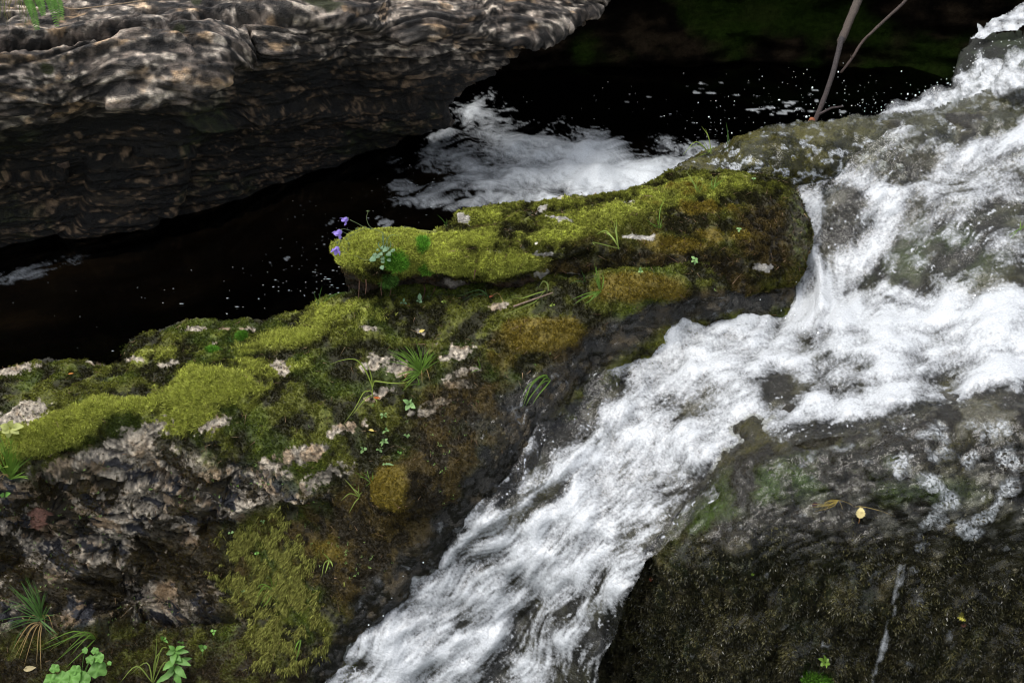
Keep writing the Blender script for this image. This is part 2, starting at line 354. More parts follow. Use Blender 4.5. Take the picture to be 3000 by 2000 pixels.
# ------------------------------------------------------------------ pool
def pool():
    poly = [(-420, -20), (3420, -20), (3420, 640), (2000, 700), (1400, 900), (980, 905), (640, 990), (390, 1050), (250, 1092), (0, 1118), (-420, 1160)]
    s = Sheet(poly, None, 4.0, 0, tfun=lambda x, y: tz(x, y, 0.0))
    s.mask = inside(poly, s.px, s.py); s.pos(); s.normals(); X, Y = s.px, s.py
    h, w = X.shape
    cx = np.array([(1900, 480, -1, .05), (1600, 420, -1, -.12), (1400, 350, -1, -.35), (1300, 480, -1, .35), (1500, 560, -1, .12), (1000, 700, -.9, .4), (400, 850, -.95, .3), (2300, 300, -1, .1), (2000, 300, -1, .1), (100, 780, -1, .3)], float)
    wgt = 1/(((X[..., None]-cx[:, 0])**2+(Y[..., None]-cx[:, 1])**2)+4e3); wgt /= wgt.sum(-1, keepdims=True)
    fx = (wgt*cx[:, 2]).sum(-1); fy = (wgt*cx[:, 3]).sum(-1)
    swirl = blur(rng.standard_normal((h, w)), 14); swirl /= swirl.std(); gy, gx = np.gradient(blur(swirl, 4))
    k = 9*np.exp(-((X-1500)/500)**2); k = k*.45; fx = fx+gy*k; fy = fy-gx*k; ln = np.hypot(fx, fy); fx, fy = fx/ln, fy/ln
    W = rng.standard_normal((h, w))
    a = lic(norm01(blur(W, 5, 4)), fx, fy, 14); b = lic(norm01(blur(rng.standard_normal((h, w)), 1.6, 1.3)), fx, fy, 8); c = norm01(blur(W, 12, 8))
    den = blobs([(1830, 520, 260, 75, -6, 1.0), (1640, 480, 260, 95, 8, .98), (1480, 520, 240, 60, 10, .8), (1500, 395, 240, 60, 14, .66), (1300, 545, 140, 28, -4, .5),
                 (1380, 330, 70, 22, -45, .75), (1330, 370, 90, 28, -50, .55), (1260, 440, 70, 26, -55, .6), (1960, 440, 120, 30, 12, .55), (1500, 580, 300, 30, 0, .8), (1780, 420, 180, 22, 8, .5), (60, 800, 150, 22, -12, .42)], X, Y)
    e = lic(norm01(blur(rng.standard_normal((h, w)), 2.6, 2.2)), fx, fy, 7)
    wp = np.stack([s.p[..., 0]+.05*a, s.p[..., 1]+.05*c, 0*a], -1); lace = fbm(wp, (7, 9, 1), 5, gain=.6, ridge=True)-.55; fin = fbm(wp, (22, 30, 1), 4, gain=.65)
    f = den*1.08 - .30 + .9*lace*(1.1-den) + .55*fin + .10*a + .10*e + .06*c
    f = np.where(den > .02, f, -1)
    foam = np.clip(f*1.02+.06*sstep(.4, .8, den), 0, .92)*sstep(0, .25, den)
    # glints painted white through the foam mask, and strings of drifting bubbles
    gl = blobs([(880, 770, 130, 40), (980, 810, 80, 50), (1000, 640, 140, 70), (1180, 540, 120, 30), (2250, 280, 330, 60), (2050, 380, 160, 40), (2300, 330, 180, 30), (520, 840, 50, 14), (1120, 610, 80, 24)], X, Y)
    sp_ = lic(norm01(blur(rng.standard_normal((h, w)), .8, .6)), fx, fy, 3) + .9*a
    foam = np.maximum(foam, sstep(3.3, 4.2, sp_+gl*1.1)*.45*np.clip(gl*2, 0, 1))
    amp = .002+.022*sstep(.1, .9, den)+.008*gl
    s.displace(amp*.45*(.5*a+.6*c+sstep(.05, .5, den)*(.22*b+.9*e)))
    s.foam = foam
    o = s.build("pool_water", M_pool, {"foam": foam}, None, skirt=0)
    tag(o, "black still pool with a milky foam tail below the cliff", "water", kind="structure")
    # pool bed
    n = 90; gx_, gy_ = np.meshgrid(np.linspace(-4.5, 4.5, n), np.linspace(3.08, 7.6, n)); p = np.stack([gx_, gy_, 0*gx_], -1)
    z = -.16-.22*np.clip(gy_-3.3-.35*(gx_+1), 0, 1.5)+fbm(p, 1.6, 4)*.06
    i, j = np.meshgrid(np.arange(n-1), np.arange(n-1)); q = (j*n+i).ravel(); F = np.stack([q, q+1, q+n+1, q+n], -1)
    col = mix(np.array([.030, .019, .009]), np.array([.11, .075, .04]), sstep(-.1, .4, fbm(p, 3, 4)))
    o = mesh_np("stream_bed", np.stack([gx_, gy_, z], -1).reshape(-1, 3), F, M_soil, {"rough": np.full(n*n, .8)}, col.reshape(-1, 3))
    tag(o, "brown rocky bottom seen dimly under the pool", "stream bed", kind="structure")
    return s
S_pool = pool()

# ------------------------------------------------------------------ stream (control heights shared by water and bed)
WC = [(3100, 400, .70), (2800, 450, .63), (2600, 500, .57), (2450, 540, .51), (2400, 640, .41), (2390, 740, .33), (2380, 830, .26), (2350, 900, .225), (3100, 600, .62), (2750, 640, .50), (2600, 780, .36), (2900, 800, .46),
      (3100, 880, .45), (2700, 910, .345), (2400, 950, .25), (2200, 950, .22), (2000, 1000, .175), (1800, 1100, .10), (1600, 1230, .02), (1540, 1400, -.08), (2100, 1200, .125), (2500, 1150, .265), (3100, 1080, .40),
      (1900, 1400, -.03), (1700, 1500, -.13), (1880, 1620, -.12), (1400, 1560, -.23), (1300, 1650, -.33), (1600, 1750, -.38), (1790, 1780, -.28), (1100, 1900, -.58), (1500, 2000, -.64), (1720, 2000, -.52), (980, 2080, -.76), (2300, 1290, .17), (2700, 1220, .31), (3100, 1200, .38),
      (2000, 940, .22), (2200, 900, .24), (2000, 1330, .04)]
STREAM = [(3260, 330), (2900, 330), (2600, 390), (2450, 470), (2330, 520), (2320, 640), (2350, 720), (2330, 800), (2200, 860), (2050, 895), (1900, 935), (1760, 1030), (1600, 1120), (1540, 1200), (1525, 1330), (1480, 1400), (1440, 1440), (1290, 1560), (1240, 1650),
          (1140, 1760), (1060, 1850), (960, 1940), (930, 2090), (1730, 2090), (1760, 1960), (1830, 1770), (1900, 1640), (1990, 1560), (2100, 1450), (2160, 1360), (2400, 1290), (2700, 1260), (3260, 1220)]
WT = tps(WC)
FLOW = np.array([(3000, 900, -1, .12), (2600, 1000, -1, .13), (2300, 1060, -1, .2), (2050, 1100, -.85, .5), (1800, 1250, -.72, .7), (1600, 1450, -.74, .66), (1400, 1650, -.74, .66), (1200, 1850, -.76, .65), (1700, 1700, -.62, .78), (1760, 1880, -.3, .95),
                 (3000, 430, -1, .2), (2750, 480, -.85, .4), (2540, 560, -.45, .9), (2450, 700, -.35, .95), (2400, 830, -.2, 1), (2550, 1230, -1, .22), (3000, 1180, -1, .22), (2900, 620, -.85, .5), (2700, 760, -.75, .55), (2250, 400, -1, .22), (2650, 370, -1, .2), (1950, 980, -.95, .3), (1560, 1250, -.5, .85)], float)
def flow(X, Y):
    w = 1/(((X[..., None]-FLOW[:, 0])**2+(Y[..., None]-FLOW[:, 1])**2)+3e3)**1.5; w /= w.sum(-1, keepdims=True)
    fx = (w*FLOW[:, 2]).sum(-1); fy = (w*FLOW[:, 3]).sum(-1); l = np.hypot(fx, fy); return fx/l, fy/l
def strands(L, X, Y):
    o = np.zeros(X.shape)
    for pts, wd, wt in L: o = np.maximum(o, wt*np.clip(1.25-pdist(pts, X, Y)/wd, 0, 1))
    return np.clip(o, 0, 1)
STR = [([(3060, 900), (2800, 920), (2550, 960)], 60, .95), ([(2550, 950), (2350, 900), (2150, 935), (1980, 990), (1850, 1080)], 75, 1.0),
       ([(3060, 1060), (2800, 1115), (2600, 1165), (2350, 1200), (2150, 1230)], 52, .98), ([(3060, 980), (2700, 1000), (2450, 1040)], 60, .80),
       ([(2250, 980), (2050, 1060), (1950, 1130), (1880, 1250), (1750, 1340), (1620, 1470)], 120, 1.0), ([(2100, 1250), (1900, 1370), (1700, 1480), (1480, 1620), (1300, 1750), (1150, 1880), (1050, 2060)], 150, .98),
       ([(1760, 1260), (1650, 1380), (1500, 1490), (1400, 1550), (1290, 1640)], 26, 1.0), ([(1260, 1640), (1140, 1790), (980, 1960)], 55, .95), ([(1750, 1560), (1500, 1760), (1300, 1960)], 170, .86),
       ([(1860, 1640), (1800, 1740), (1700, 1830), (1560, 1960)], 70, .72), ([(3060, 380), (2880, 440), (2760, 510), (2700, 560)], 56, .95), ([(3060, 470), (2800, 540), (2700, 590), (2640, 560)], 40, .7),
       ([(2470, 510), (2560, 545), (2620, 575), (2600, 650), (2540, 730), (2450, 820), (2420, 900)], 62, .85), ([(2384, 735), (2398, 770), (2416, 830), (2418, 900), (2400, 960)], 20, 1.0),
       ([(2560, 900), (2480, 880), (2560, 860), (2700, 890), (2830, 880), (2960, 870)], 34, .9), ([(2480, 510), (2400, 520), (2330, 560)], 26, .42), ([(1850, 960), (2050, 920), (2250, 900)], 30, .62), ([(2640, 640), (2800, 600), (3050, 560)], 60, .40),
       ([(2350, 1090), (2700, 1060), (3060, 1010)], 70, .74), ([(1560, 1120), (1640, 1090), (1560, 1300)], 40, .42), ([(2345, 550), (2360, 640), (2350, 740), (2340, 830)], 70, .55), ([(2200, 880), (2050, 905), (1900, 950), (1740, 1060)], 40, .5), ([(2850, 700), (2700, 760)], 40, .36), ([(1990, 1340), (1900, 1500), (1830, 1620)], 60, .62)]
HOLES = [(2280, 1110, 60, 24, -10, .5), (2420, 1125, 130, 22, -4, .20), (1610, 1210, 55, 80, 20, .55), (1700, 1170, 40, 40, 0, .3), (1830, 1240, 40, 22, -20, .35), (1600, 1460, 120, 18, -38, .75), (1660, 1590, 60, 16, -35, .4), (1480, 1500, 60, 16, -35, .3),
         (2900, 980, 160, 20, -8, .35), (1840, 1560, 60, 26, -40, .4), (1660, 1800, 60, 30, -50, .55), (1360, 1820, 40, 20, -40, .4), (1750, 1850, 40, 60, 20, .5), (1950, 1170, 60, 24, -30, .25), (2650, 1050, 130, 18, -8, .22)]
def stream():
    s = Sheet(STREAM, None, 2.6, 6, tfun=WT); X, Y = s.px, s.py; h, w = X.shape
    s.pos(); s.normals(); fx, fy = flow(X, Y)
    R = lambda sx, sy=None: norm01(blur(rng.standard_normal((h, w)), sx, sy))
    # bend the flow a little so the strands wander
    sw = blur(rng.standard_normal((h, w)), 22); sw /= sw.std(); gy, gx = np.gradient(sw); fx, fy = fx+gy*7, fy-gx*7; l = np.hypot(fx, fy); fx, fy = fx/l, fy/l
    big = lic(R(8), fx, fy, 18); mid = lic(R(2.6), fx, fy, 8); fine = lic(R(1.0), fx, fy, 4); dots = R(.75); cl = R(16); lump = lic(R(5), fx, fy, 5)
    den = strands(STR, s.X+8*big, s.Y+6*cl); den = den - blobs(HOLES, s.X, s.Y)*.9
    den = np.where(s.sd < 25, den*(.45+.55*s.sd/25), den)
    low = sstep(1250, 1600, Y); strk = lic(R(1.25), fx, fy, 14)
    f = den*.86 - .14 + .20*big + .09*mid*(1-.4*low) + .13*strk*(.25+.75*low) + .07*fine + .08*dots + .13*cl + .07*lump
    foam = np.clip(f*1.0+.03+.08*sstep(.3, .8, den), .03, .93)
    thin = sstep(.0, .5, den+.2)
    # glitter of small bubbles everywhere the film runs fast
    foam = np.maximum(foam, .62*sstep(1.75, 2.9, fine+.75*dots+.35*mid)*sstep(-.1, .4, den+.28))
    a = .005+.005*sstep(.2, .9, den)
    s.displace(a*(.60*big+.12*mid+.02*fine+.32*lump)+.010*cl + .016*strands([STR[6], STR[13]], s.X, s.Y))
    s.foam, s.den, s.fxy = foam, den, (fx, fy)
    o = s.build("stream_water", M_stream, {"foam": foam}, None, skirt=0)
    tag(o, "white rushing cascade pouring between the mossy boulders", "water", kind="structure")
    return s
S_stream = stream()
def wetcol(p, X, Y, green, grey):
    n1 = fbm(p, 7, 5); n2 = fbm(p, 22, 4, off=9)
    c = mix(np.array([.020, .017, .011]), np.array([.060, .055, .018]), sstep(-.2, .35, n1+.4*n2))
    c = mix(c, np.array([.17, .165, .145]), grey*sstep(-.1, .4, n2+.5*n1)); c = mix(c, np.array([.050, .090, .018]), green*sstep(-.25, .2, n1)); return c
def bed():
    poly = [(3400, 300), (2550, 360), (2250, 480), (2250, 880), (1850, 900), (1450, 1100), (1400, 1400), (1150, 1650), (850, 1920), (850, 2150), (1700, 2150), (1740, 1960), (1800, 1760), (1890, 1620), (2080, 1420), (2300, 1340), (3400, 1280)]
    s = Sheet(poly, None, 5, 4, tfun=lambda x, y: WT(x, y)+.055); s.pos(); s.normals(); p = s.p
    s.displace(fbm(p, 4, 5)*.045+fbm(p, 14, 3, ridge=True)*.012)
    g = blobs([(2750, 740, 230, 90, -10, .9), (2950, 950, 100, 60, 0, .4), (2600, 1040, 200, 40, 0, .5)], s.px, s.py)
    col = wetcol(p, s.px, s.py, g*.7, .5)
    o = s.build("rock_bed", M_wet, {"rough": .3}, col, skirt=.5); tag(o, "olive wet bedrock showing through the cascade", "rock bed", kind="structure"); return s
S_bed = bed()

# ------------------------------------------------------------------ boulders
def upper_rock():
    poly = [(1960, 500), (1990, 470), (2030, 448), (2110, 412), (2200, 384), (2330, 362), (2450, 346), (2600, 330), (2750, 312), (2880, 280), (3000, 240), (3300, 190), (3300, 480), (2800, 560), (2560, 620), (2400, 680), (2300, 640), (2000, 600)]
    ctrl = [(1980, 480, .49), (2030, 448, .52), (2110, 415, .55), (2330, 365, .63), (2600, 332, .675), (3000, 250, .76), (3300, 200, .8), (2200, 450, .585), (2050, 520, .49), (2400, 480, .565), (2700, 420, .635), (3000, 380, .70), (3300, 400, .73), (2400, 560, .46), (2800, 530, .54), (2300, 640, .38), (2560, 610, .44)]
    s = Sheet(poly, ctrl, 3, 4); s.roll(26, .05, poly[:12]); s.pos(); s.normals(); p = s.p
    s.displace(fbm(p, 3.5, 4)*.03+fbm(p, 14, 4)*.012+fbm(p, 46, 3)*.006)
    p = s.p; n = fbm(p, 8, 4); n2 = fbm(p, 26, 3)
    col = mix(np.array([.040, .040, .007]), np.array([.12, .11, .015]), sstep(-.2, .3, n+.5*n2))
    gr = sstep(-150, 250, s.px-2450+120*n); col = mix(col, np.array([.075, .078, .060]), gr*.75)
    s.film, s.col = gr, col
    o = s.build("wet_boulder", M_wet, {"rough": .22+.15*sstep(0, .3, n)}, col, skirt=.6)
    tag(o, "low rounded rock with a film of bubbly water above the mossy slab", "rock"); return s
S_up = upper_rock()

def mossy_boulder():
    poly = [(-420, 1040), (0, 1020), (250, 1000), (390, 985), (560, 945), (700, 928), (800, 925), (880, 908), (930, 890), (975, 866), (1010, 852), (1060, 800), (1300, 780), (1700, 740), (2250, 740), (2400, 830), (2300, 960), (1990, 1010), (1850, 1120), (1690, 1240), (1660, 1400), (1580, 1500), (1430, 1640), (1280, 1780), (1150, 1930), (1080, 2150), (-420, 2150)]
    ctrl = [(-400, 1110, -.02), (-400, 1000, -.12), (0, 1085, .0), (0, 1020, -.10), (200, 1055, .005), (250, 1000, -.08), (400, 1010, .025), (640, 950, .07), (800, 930, .115), (900, 905, .16), (980, 868, .215), (1030, 850, .24), (1300, 868, .255), (1500, 860, .275), (1700, 830, .335), (1880, 812, .37), (2100, 860, .33), (2300, 880, .24),
            (1300, 800, .25), (1800, 770, .36), (2300, 790, .27), (2000, 905, .262), (2150, 960, .19), (1750, 1030, .165), (1560, 1180, .075), (1500, 1350, -.04), (1440, 1440, -.11), (1250, 1610, -.27), (1120, 1760, -.43), (970, 1930, -.62), (1620, 1280, -.04), (1560, 1460, -.20), (1380, 1650, -.40), (1200, 1850, -.64), (1080, 2100, -.9),
            (1200, 1000, .175), (800, 1080, .085), (500, 1120, .04), (1500, 1000, .205), (1620, 960, .245), (1300, 1120, .115), (1230, 1260, .02), (1000, 1230, .035), (700, 1200, .015), (400, 1170, .01), (100, 1150, .025), (-400, 1220, .02),
            (100, 1310, -.03), (350, 1260, -.02), (600, 1290, -.045), (850, 1330, -.05), (150, 1420, None, 2.90), (420, 1400, None, 2.90), (700, 1430, None, 2.86), (1000, 1430, None, 2.78), (1150, 1440, None, 2.66), (1200, 1540, None, 2.64), (1020, 1600, None, 2.66),
            (300, 1600, None, 2.82), (620, 1600, None, 2.82), (0, 1600, None, 2.80), (-400, 1600, None, 2.7), (400, 1780, None, 2.76), (700, 1760, None, 2.70), (850, 1800, None, 2.58), (0, 1830, None, 2.60), (250, 1900, None, 2.55), (550, 1930, None, 2.56), (800, 1960, None, 2.48), (300, 2120, None, 2.36), (700, 2120, None, 2.38), (-400, 2100, None, 2.4)]
    s = Sheet(poly, ctrl, 3, 6, lam=3e-4); s.roll(26, .06, poly[3:11]); s.pos(); s.normals(); p = s.p; X, Y = s.X, s.Y; p0 = p.copy()
    FACE = [(-420, 1330), (90, 1345), (240, 1290), (400, 1262), (520, 1300), (700, 1320), (880, 1370), (1010, 1420), (1000, 1480), (800, 1500), (690, 1560), (700, 1700), (730, 1840), (500, 1880), (-420, 1900)]
    face = np.where(inside(FACE, X, Y), sstep(0, 60, pdist(FACE, X, Y, True)), 0)
    st = p.copy(); st[..., 2] = p[..., 2]+.35*p[..., 0]
    n1 = fbm(p, 4, 4); n2 = fbm(p, 13, 4, off=5); n3 = fbm(p, 36, 3, off=11)
    d = n1*.030*(1-.3*face)+n2*.012+face*(fbm(st, (3, 3, 9), 5, ridge=True, off=3)*.055+np.abs(fbm(st, (6, 6, 18), 4, off=40))*.05+fbm(st, (20, 20, 40), 3, ridge=True)*.010)
    def bump(x, y, rx, ry, h, a=0): return h*np.clip(blobs([(x, y, rx, ry, a)], X, Y)-.15, 0, 1)
    d += bump(600, 1150, 130, 70, .035, -10)+bump(260, 1240, 220, 50, .03, -14)+bump(1590, 985, 160, 50, .02, -10)+bump(1150, 1440, 70, 80, .045)+bump(1900, 840, 180, 45, .03)+bump(1330, 1300, 90, 160, .02, 30)
    for ln, dp, wd in (([(120, 1390), (260, 1380), (360, 1388), (470, 1378), (560, 1395)], .04, 8), ([(30, 1530), (140, 1560), (250, 1610), (330, 1615)], .05, 10), ([(100, 1470), (160, 1540)], .03, 8), ([(590, 1440), (640, 1480), (590, 1560)], .03, 12), ([(200, 1510), (420, 1520)], .02, 8), ([(430, 1830), (690, 1820)], .05, 12), ([(0, 1640), (200, 1690), (330, 1700)], .03, 10), ([(600, 1660), (640, 1720), (690, 1760)], .02, 9)):
        d -= dp*np.exp(-(pdist(ln, X, Y)/wd)**2)
    mossy = np.clip(1-face*1.2, 0, 1)*sstep(20, 120, pdist([(2400, 850), (2050, 893), (1760, 1030), (1545, 1200), (1480, 1400), (1240, 1640), (930, 2100)], X, Y))
    d += mossy*(fbm(p, 34, 3, ridge=True, off=8)*.008+fbm(p, 75, 2, off=28)*.005)
    dwet = sstep(1, .3, pdist([(2400, 850), (2050, 893), (1900, 925), (1760, 1030), (1600, 1130), (1545, 1200), (1530, 1330), (1480, 1400), (1440, 1440), (1290, 1560), (1240, 1640), (1130, 1760), (970, 1930), (930, 2100)], X, Y)/150)
    d += dwet*(fbm(p, 48, 3)*.0028+fbm(p, 20, 2)*.006)
    d -= face*.016*np.maximum(sstep(.86, .99, 1-2*np.abs(fbm(st, (3, 3, 9), 3, off=81))), sstep(.9, .99, 1-2*np.abs(fbm(p0, 6, 3, off=82))))
    s.displace(d); p = s.p
    # what grows where
    bright = blobs([(610, 1150, 150, 60, -8, 1), (540, 1235, 110, 45, -10, .8), (330, 1205, 220, 30, -10, .95), (150, 1270, 170, 40, -16, 1), (60, 1310, 90, 40, -10, .8), (830, 985, 170, 35, -10, .72), (960, 930, 140, 40, -14, .62), (780, 1080, 110, 40, 0, .6), (1050, 930, 160, 40, 0, .5), (420, 1060, 120, 30, -15, .35), (560, 1020, 120, 24, -15, .4)], X, Y)
    orange = blobs([(1580, 985, 150, 42, -12, 1), (1660, 960, 60, 24, -10, .7), (1860, 850, 130, 34, -6, .95), (1960, 850, 100, 24, 0, .6), (1140, 1425, 55, 62, 0, .95), (960, 1610, 60, 60, 0, .55), (1480, 1060, 60, 50, -50, .5)], X, Y)
    brown = blobs([(1080, 1600, 190, 190, 30, 1), (1320, 1280, 130, 240, 28, .75), (1700, 1000, 130, 45, -25, .8), (1230, 1460, 120, 110, 30, .9), (1430, 1170, 90, 110, 30, .6), (880, 1560, 110, 60, 0, .7), (2080, 870, 120, 30, 0, .7), (560, 1640, 300, 110, 10, .55), (420, 1760, 320, 90, 0, .65)], X, Y)
    pale = blobs([(60, 1225, 95, 36, -12), (390, 1285, 130, 40, -20), (300, 1345, 200, 50, -8), (620, 1250, 70, 16, -20), (815, 1065, 34, 24), (830, 1090, 20, 22), (1120, 1150, 55, 22, -20), (1110, 1060, 44, 30), (1160, 1080, 50, 26), (1340, 1030, 60, 24, -15), (1340, 1095, 60, 16, -10), (1350, 1125, 60, 14),
                  (30, 1098, 110, 13, -5), (280, 1070, 30, 8), (490, 1066, 44, 9, -8), (385, 1053, 30, 8), (570, 978, 40, 8, -8), (650, 958, 26, 6), (730, 958, 24, 6), (630, 1003, 12, 5), (1240, 1205, 60, 16), (1020, 1250, 50, 26, -20), (880, 1330, 110, 26, -12), (960, 1385, 80, 26, -20), (790, 1370, 70, 34), (1230, 975, 24, 8), (1465, 910, 34, 12), (1085, 968, 30, 10), (1290, 1180, 50, 14, 0)], X, Y)
    wl = [(2400, 850), (2050, 893), (1900, 925), (1760, 1030), (1600, 1130), (1545, 1200), (1530, 1330), (1480, 1400), (1440, 1440), (1290, 1560), (1240, 1640), (1130, 1760), (970, 1930), (930, 2100)]
    dw = pdist(wl, X, Y); wide = np.interp(Y, [850, 950, 1100, 1250, 1400, 1500, 1700, 2000], [40, 70, 90, 190, 130, 70, 90, 60])
    wet = sstep(1.0, .35, dw/wide+.35*n2); poolwet = sstep(14, 2, Y-np.interp(X, [-400, 0, 250, 400, 640, 800, 980], [1110, 1085, 1046, 975, 930, 915, 850])+14*n2)*sstep(760, 560, X)
    col = mix(DK, OL, sstep(-.16, .32, n1*.5+n2+.3*n3)); col = mix(col, GR, .5*sstep(0, .4, fbm(p, 6, 3, off=41)))
    col = mix(col, BR, sstep(.25, .75, bright+.4*n2+.2*n3)*.9)
    bz = sstep(.2, .7, brown+.4*n2); col = mix(col, mix(EARTH, BN, sstep(-.2, .3, n3+n2)), bz)
    oz = sstep(.3, .75, orange+.35*n2); col = mix(col, OR, oz)
    rock = mix(PALE*.62, PALE, sstep(-.25, .25, n3+.5*n2)); rock = mix(rock, TAN, .6*sstep(.05, .35, fbm(p, 10, 4, off=63)))
    n4 = fbm(p, 70, 3, off=19); rz = sstep(.56, .66, pale*.98+.38*n2+.55*n3+.35*n4-.06)*(1-bz*.6)
    # the steep front face: pale rock broken by blue-black and brown crusts
    n6 = fbm(p0, 55, 3, off=44); rock = rock*np.array([.95, .88, .78])*np.clip(1+.9*fbm(p0, 95, 1, off=15), .3, 1.6)[..., None]; fr = mix(rock*.95, SLATE, sstep(.02, .10, fbm(st, (6, 6, 14), 5, gain=.62, off=21)+.25*n6+.14*sstep(1450, 1750, Y)))
    fr = mix(fr, TAN*.85, .7*sstep(.14, .24, fbm(st, (7, 7, 12), 5, gain=.62, off=88)+.2*n6))
    fr = mix(fr, mix(EARTH, BN*.7, sstep(0, .4, n3)), sstep(.04, .13, fbm(p, 7, 5, gain=.62, off=33)+.3*n6+.16*sstep(1400, 1700, Y)))
    fr = fr*(1-.8*np.maximum(sstep(.92, .985, 1-2*np.abs(fbm(st, (3, 3, 9), 3, off=81))), sstep(.94, .99, 1-2*np.abs(fbm(p0, 6, 3, off=82)))))[..., None]; col = mix(col, rock, rz); col = mix(col, fr, face)
    pink = sstep(.5, .8, blobs([(118, 1508, 34, 40, 30)], X, Y)); col = mix(col, np.array([.33, .17, .12]), pink)
    low = sstep(1840, 1960, Y+40*n1)*(X < 900); col = mix(col, mix(EARTH, OL*.6, sstep(-.1, .3, n2)), low)
    wcol = mix(np.array([.032, .030, .025]), np.array([.070, .052, .026]), sstep(-.1, .35, n2+.3*n1)*.8)
    col = mix(col, wcol, np.maximum(wet, poolwet*.7))
    rough = .85-.3*rz-.35*face*.6; rough = rough*(1-wet)+.14*wet
    s.col, s.wet, s.face, s.rz, s.bright, s.bz, s.oz = col, np.maximum(wet, poolwet), face, rz, bright, bz, oz; s.rough = rough
    o = s.build("mossy_boulder", M_rock, {"rough": rough}, col, skirt=.7); tag(o, "large moss covered boulder with a bare pale front face", "rock"); return s
S_left = mossy_boulder()

def mossy_slab():
    poly = [(984, 748), (992, 732), (1012, 716), (1050, 700), (1080, 690), (1110, 683), (1200, 674), (1300, 668), (1316, 660), (1316, 642), (1335, 628), (1370, 614), (1450, 603), (1560, 596), (1640, 585), (1720, 582), (1820, 570), (1860, 548), (1930, 512), (1990, 492), (2100, 500), (2200, 505), (2310, 520), (2345, 570), (2372, 640), (2382, 720), (2370, 780), (2335, 828), (2260, 850), (2180, 876),
            (2100, 868), (2000, 845), (1930, 812), (1820, 806), (1730, 806), (1660, 836), (1590, 862), (1540, 880), (1400, 880), (1200, 880), (1030, 880), (1012, 850), (1008, 800), (990, 770)]
    ctrl = [(984, 748, None, 3.34), (1010, 722, .405), (1060, 700, .425), (1110, 685, .435), (1200, 676, .445), (1300, 670, .45), (1320, 645, .46), (1400, 610, .47), (1560, 598, .475), (1720, 585, .49), (1860, 550, .525), (1990, 495, .56), (2200, 510, .565), (2310, 530, .54), (2360, 640, .45), (2380, 720, .38), (2330, 820, .29),
            (1050, 745, .405), (1200, 725, .43), (1400, 700, .45), (1600, 680, .465), (1800, 640, .50), (2000, 600, .53), (2200, 620, .51), (1000, 780, None, 3.26), (1100, 785, None, 3.22), (1300, 790, None, 3.24), (1500, 790, None, 3.24), (1700, 770, None, 3.25), (1900, 720, .45), (2100, 720, .44), (2280, 740, .39),
            (1000, 830, None, 3.29), (1100, 828, None, 3.27), (1300, 835, None, 3.31), (1500, 835, None, 3.30), (1650, 815, None, 3.28), (1030, 880, None, 3.42), (1200, 880, None, 3.50), (1400, 880, None, 3.50), (1540, 880, None, 3.42), (1730, 806, None, 3.30), (1820, 800, None, 3.25), (1930, 808, None, 3.22), (2000, 820, .345), (2100, 850, .305), (2180, 870, .285), (2250, 800, .34), (1900, 770, .41)]
    s = Sheet(poly, ctrl, 3, 5); s.roll(22, .06, poly[:20]); s.roll(30, .07, poly[20:34]); s.pos(); s.normals(); p = s.p; X, Y = s.X, s.Y
    n1 = fbm(p, 5, 4); n2 = fbm(p, 14, 4, off=5); n3 = fbm(p, 38, 3, off=11)
    d = n1*.028+n2*.014
    d += .03*np.clip(blobs([(1120, 735, 130, 45), (1450, 770, 160, 30)], X, Y)-.2, 0, 1)
    for ln, dp, wd in (([(1316, 640), (1380, 655), (1480, 645)], .03, 8), ([(1010, 850), (1100, 845), (1300, 862), (1500, 868), (1600, 850)], .05, 9), ([(1560, 745), (1640, 770), (1720, 745)], .025, 14), ([(1680, 650), (1820, 690), (1900, 690)], .02, 12)):
        d -= dp*np.exp(-(pdist(ln, X, Y)/wd)**2)
    d += fbm(p, 34, 3, ridge=True, off=8)*.008+fbm(p, 75, 2, off=28)*.005
    s.displace(d); p = s.p
    bright = blobs([(1060, 730, 90, 40, -12, 1), (1180, 720, 160, 36, 0, .95), (1350, 700, 160, 26, 0, .85), (1260, 765, 220, 30, 0, .9), (1500, 770, 110, 24, 0, .8), (1600, 690, 130, 22, -5, .62), (1420, 640, 100, 20, -5, .6), (1780, 640, 170, 34, -6, .62), (1950, 570, 150, 40, -14, .55), (2100, 560, 120, 34, 0, .5), (1650, 610, 130, 16, 0, .4), (1020, 760, 40, 26, 0, 1), (1250, 685, 180, 14, 0, .8)], X, Y)
    brown = blobs([(2050, 780, 220, 70, 0, .8), (1850, 750, 120, 46, 0, .7), (2000, 660, 200, 50, 0, .5), (1750, 715, 120, 26, 0, .5), (1700, 790, 130, 40, 0, .8), (2250, 700, 120, 140, 0, .8), (2100, 830, 140, 50, 0, .9), (1400, 660, 70, 14, 0, .7), (1750, 650, 80, 20, 0, .4)], X, Y)
    orange = blobs([(1980, 720, 130, 30, 0, .75), (2060, 610, 150, 30, 0, .6), (2100, 690, 120, 30, 0, .65), (1900, 600, 90, 20, 0, .4), (2000, 560, 120, 24, 0, .5)], X, Y)
    pale = blobs([(1590, 745, 34, 14), (1590, 795, 30, 12), (1680, 800, 30, 10), (1870, 700, 46, 10), (1590, 620, 26, 14, -30), (1630, 595, 40, 5), (1840, 605, 34, 6), (1330, 822, 40, 12), (1360, 640, 30, 8), (1380, 655, 30, 6), (1640, 648, 40, 6), (2230, 780, 40, 12)], X, Y)
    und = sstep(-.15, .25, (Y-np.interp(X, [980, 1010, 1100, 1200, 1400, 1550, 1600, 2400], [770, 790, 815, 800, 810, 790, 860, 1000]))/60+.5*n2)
    grey = blobs([(2335, 640, 45, 140, 0, .8), (2340, 560, 50, 60, 0, .7), (2230, 590, 60, 40, 30, .5)], X, Y)
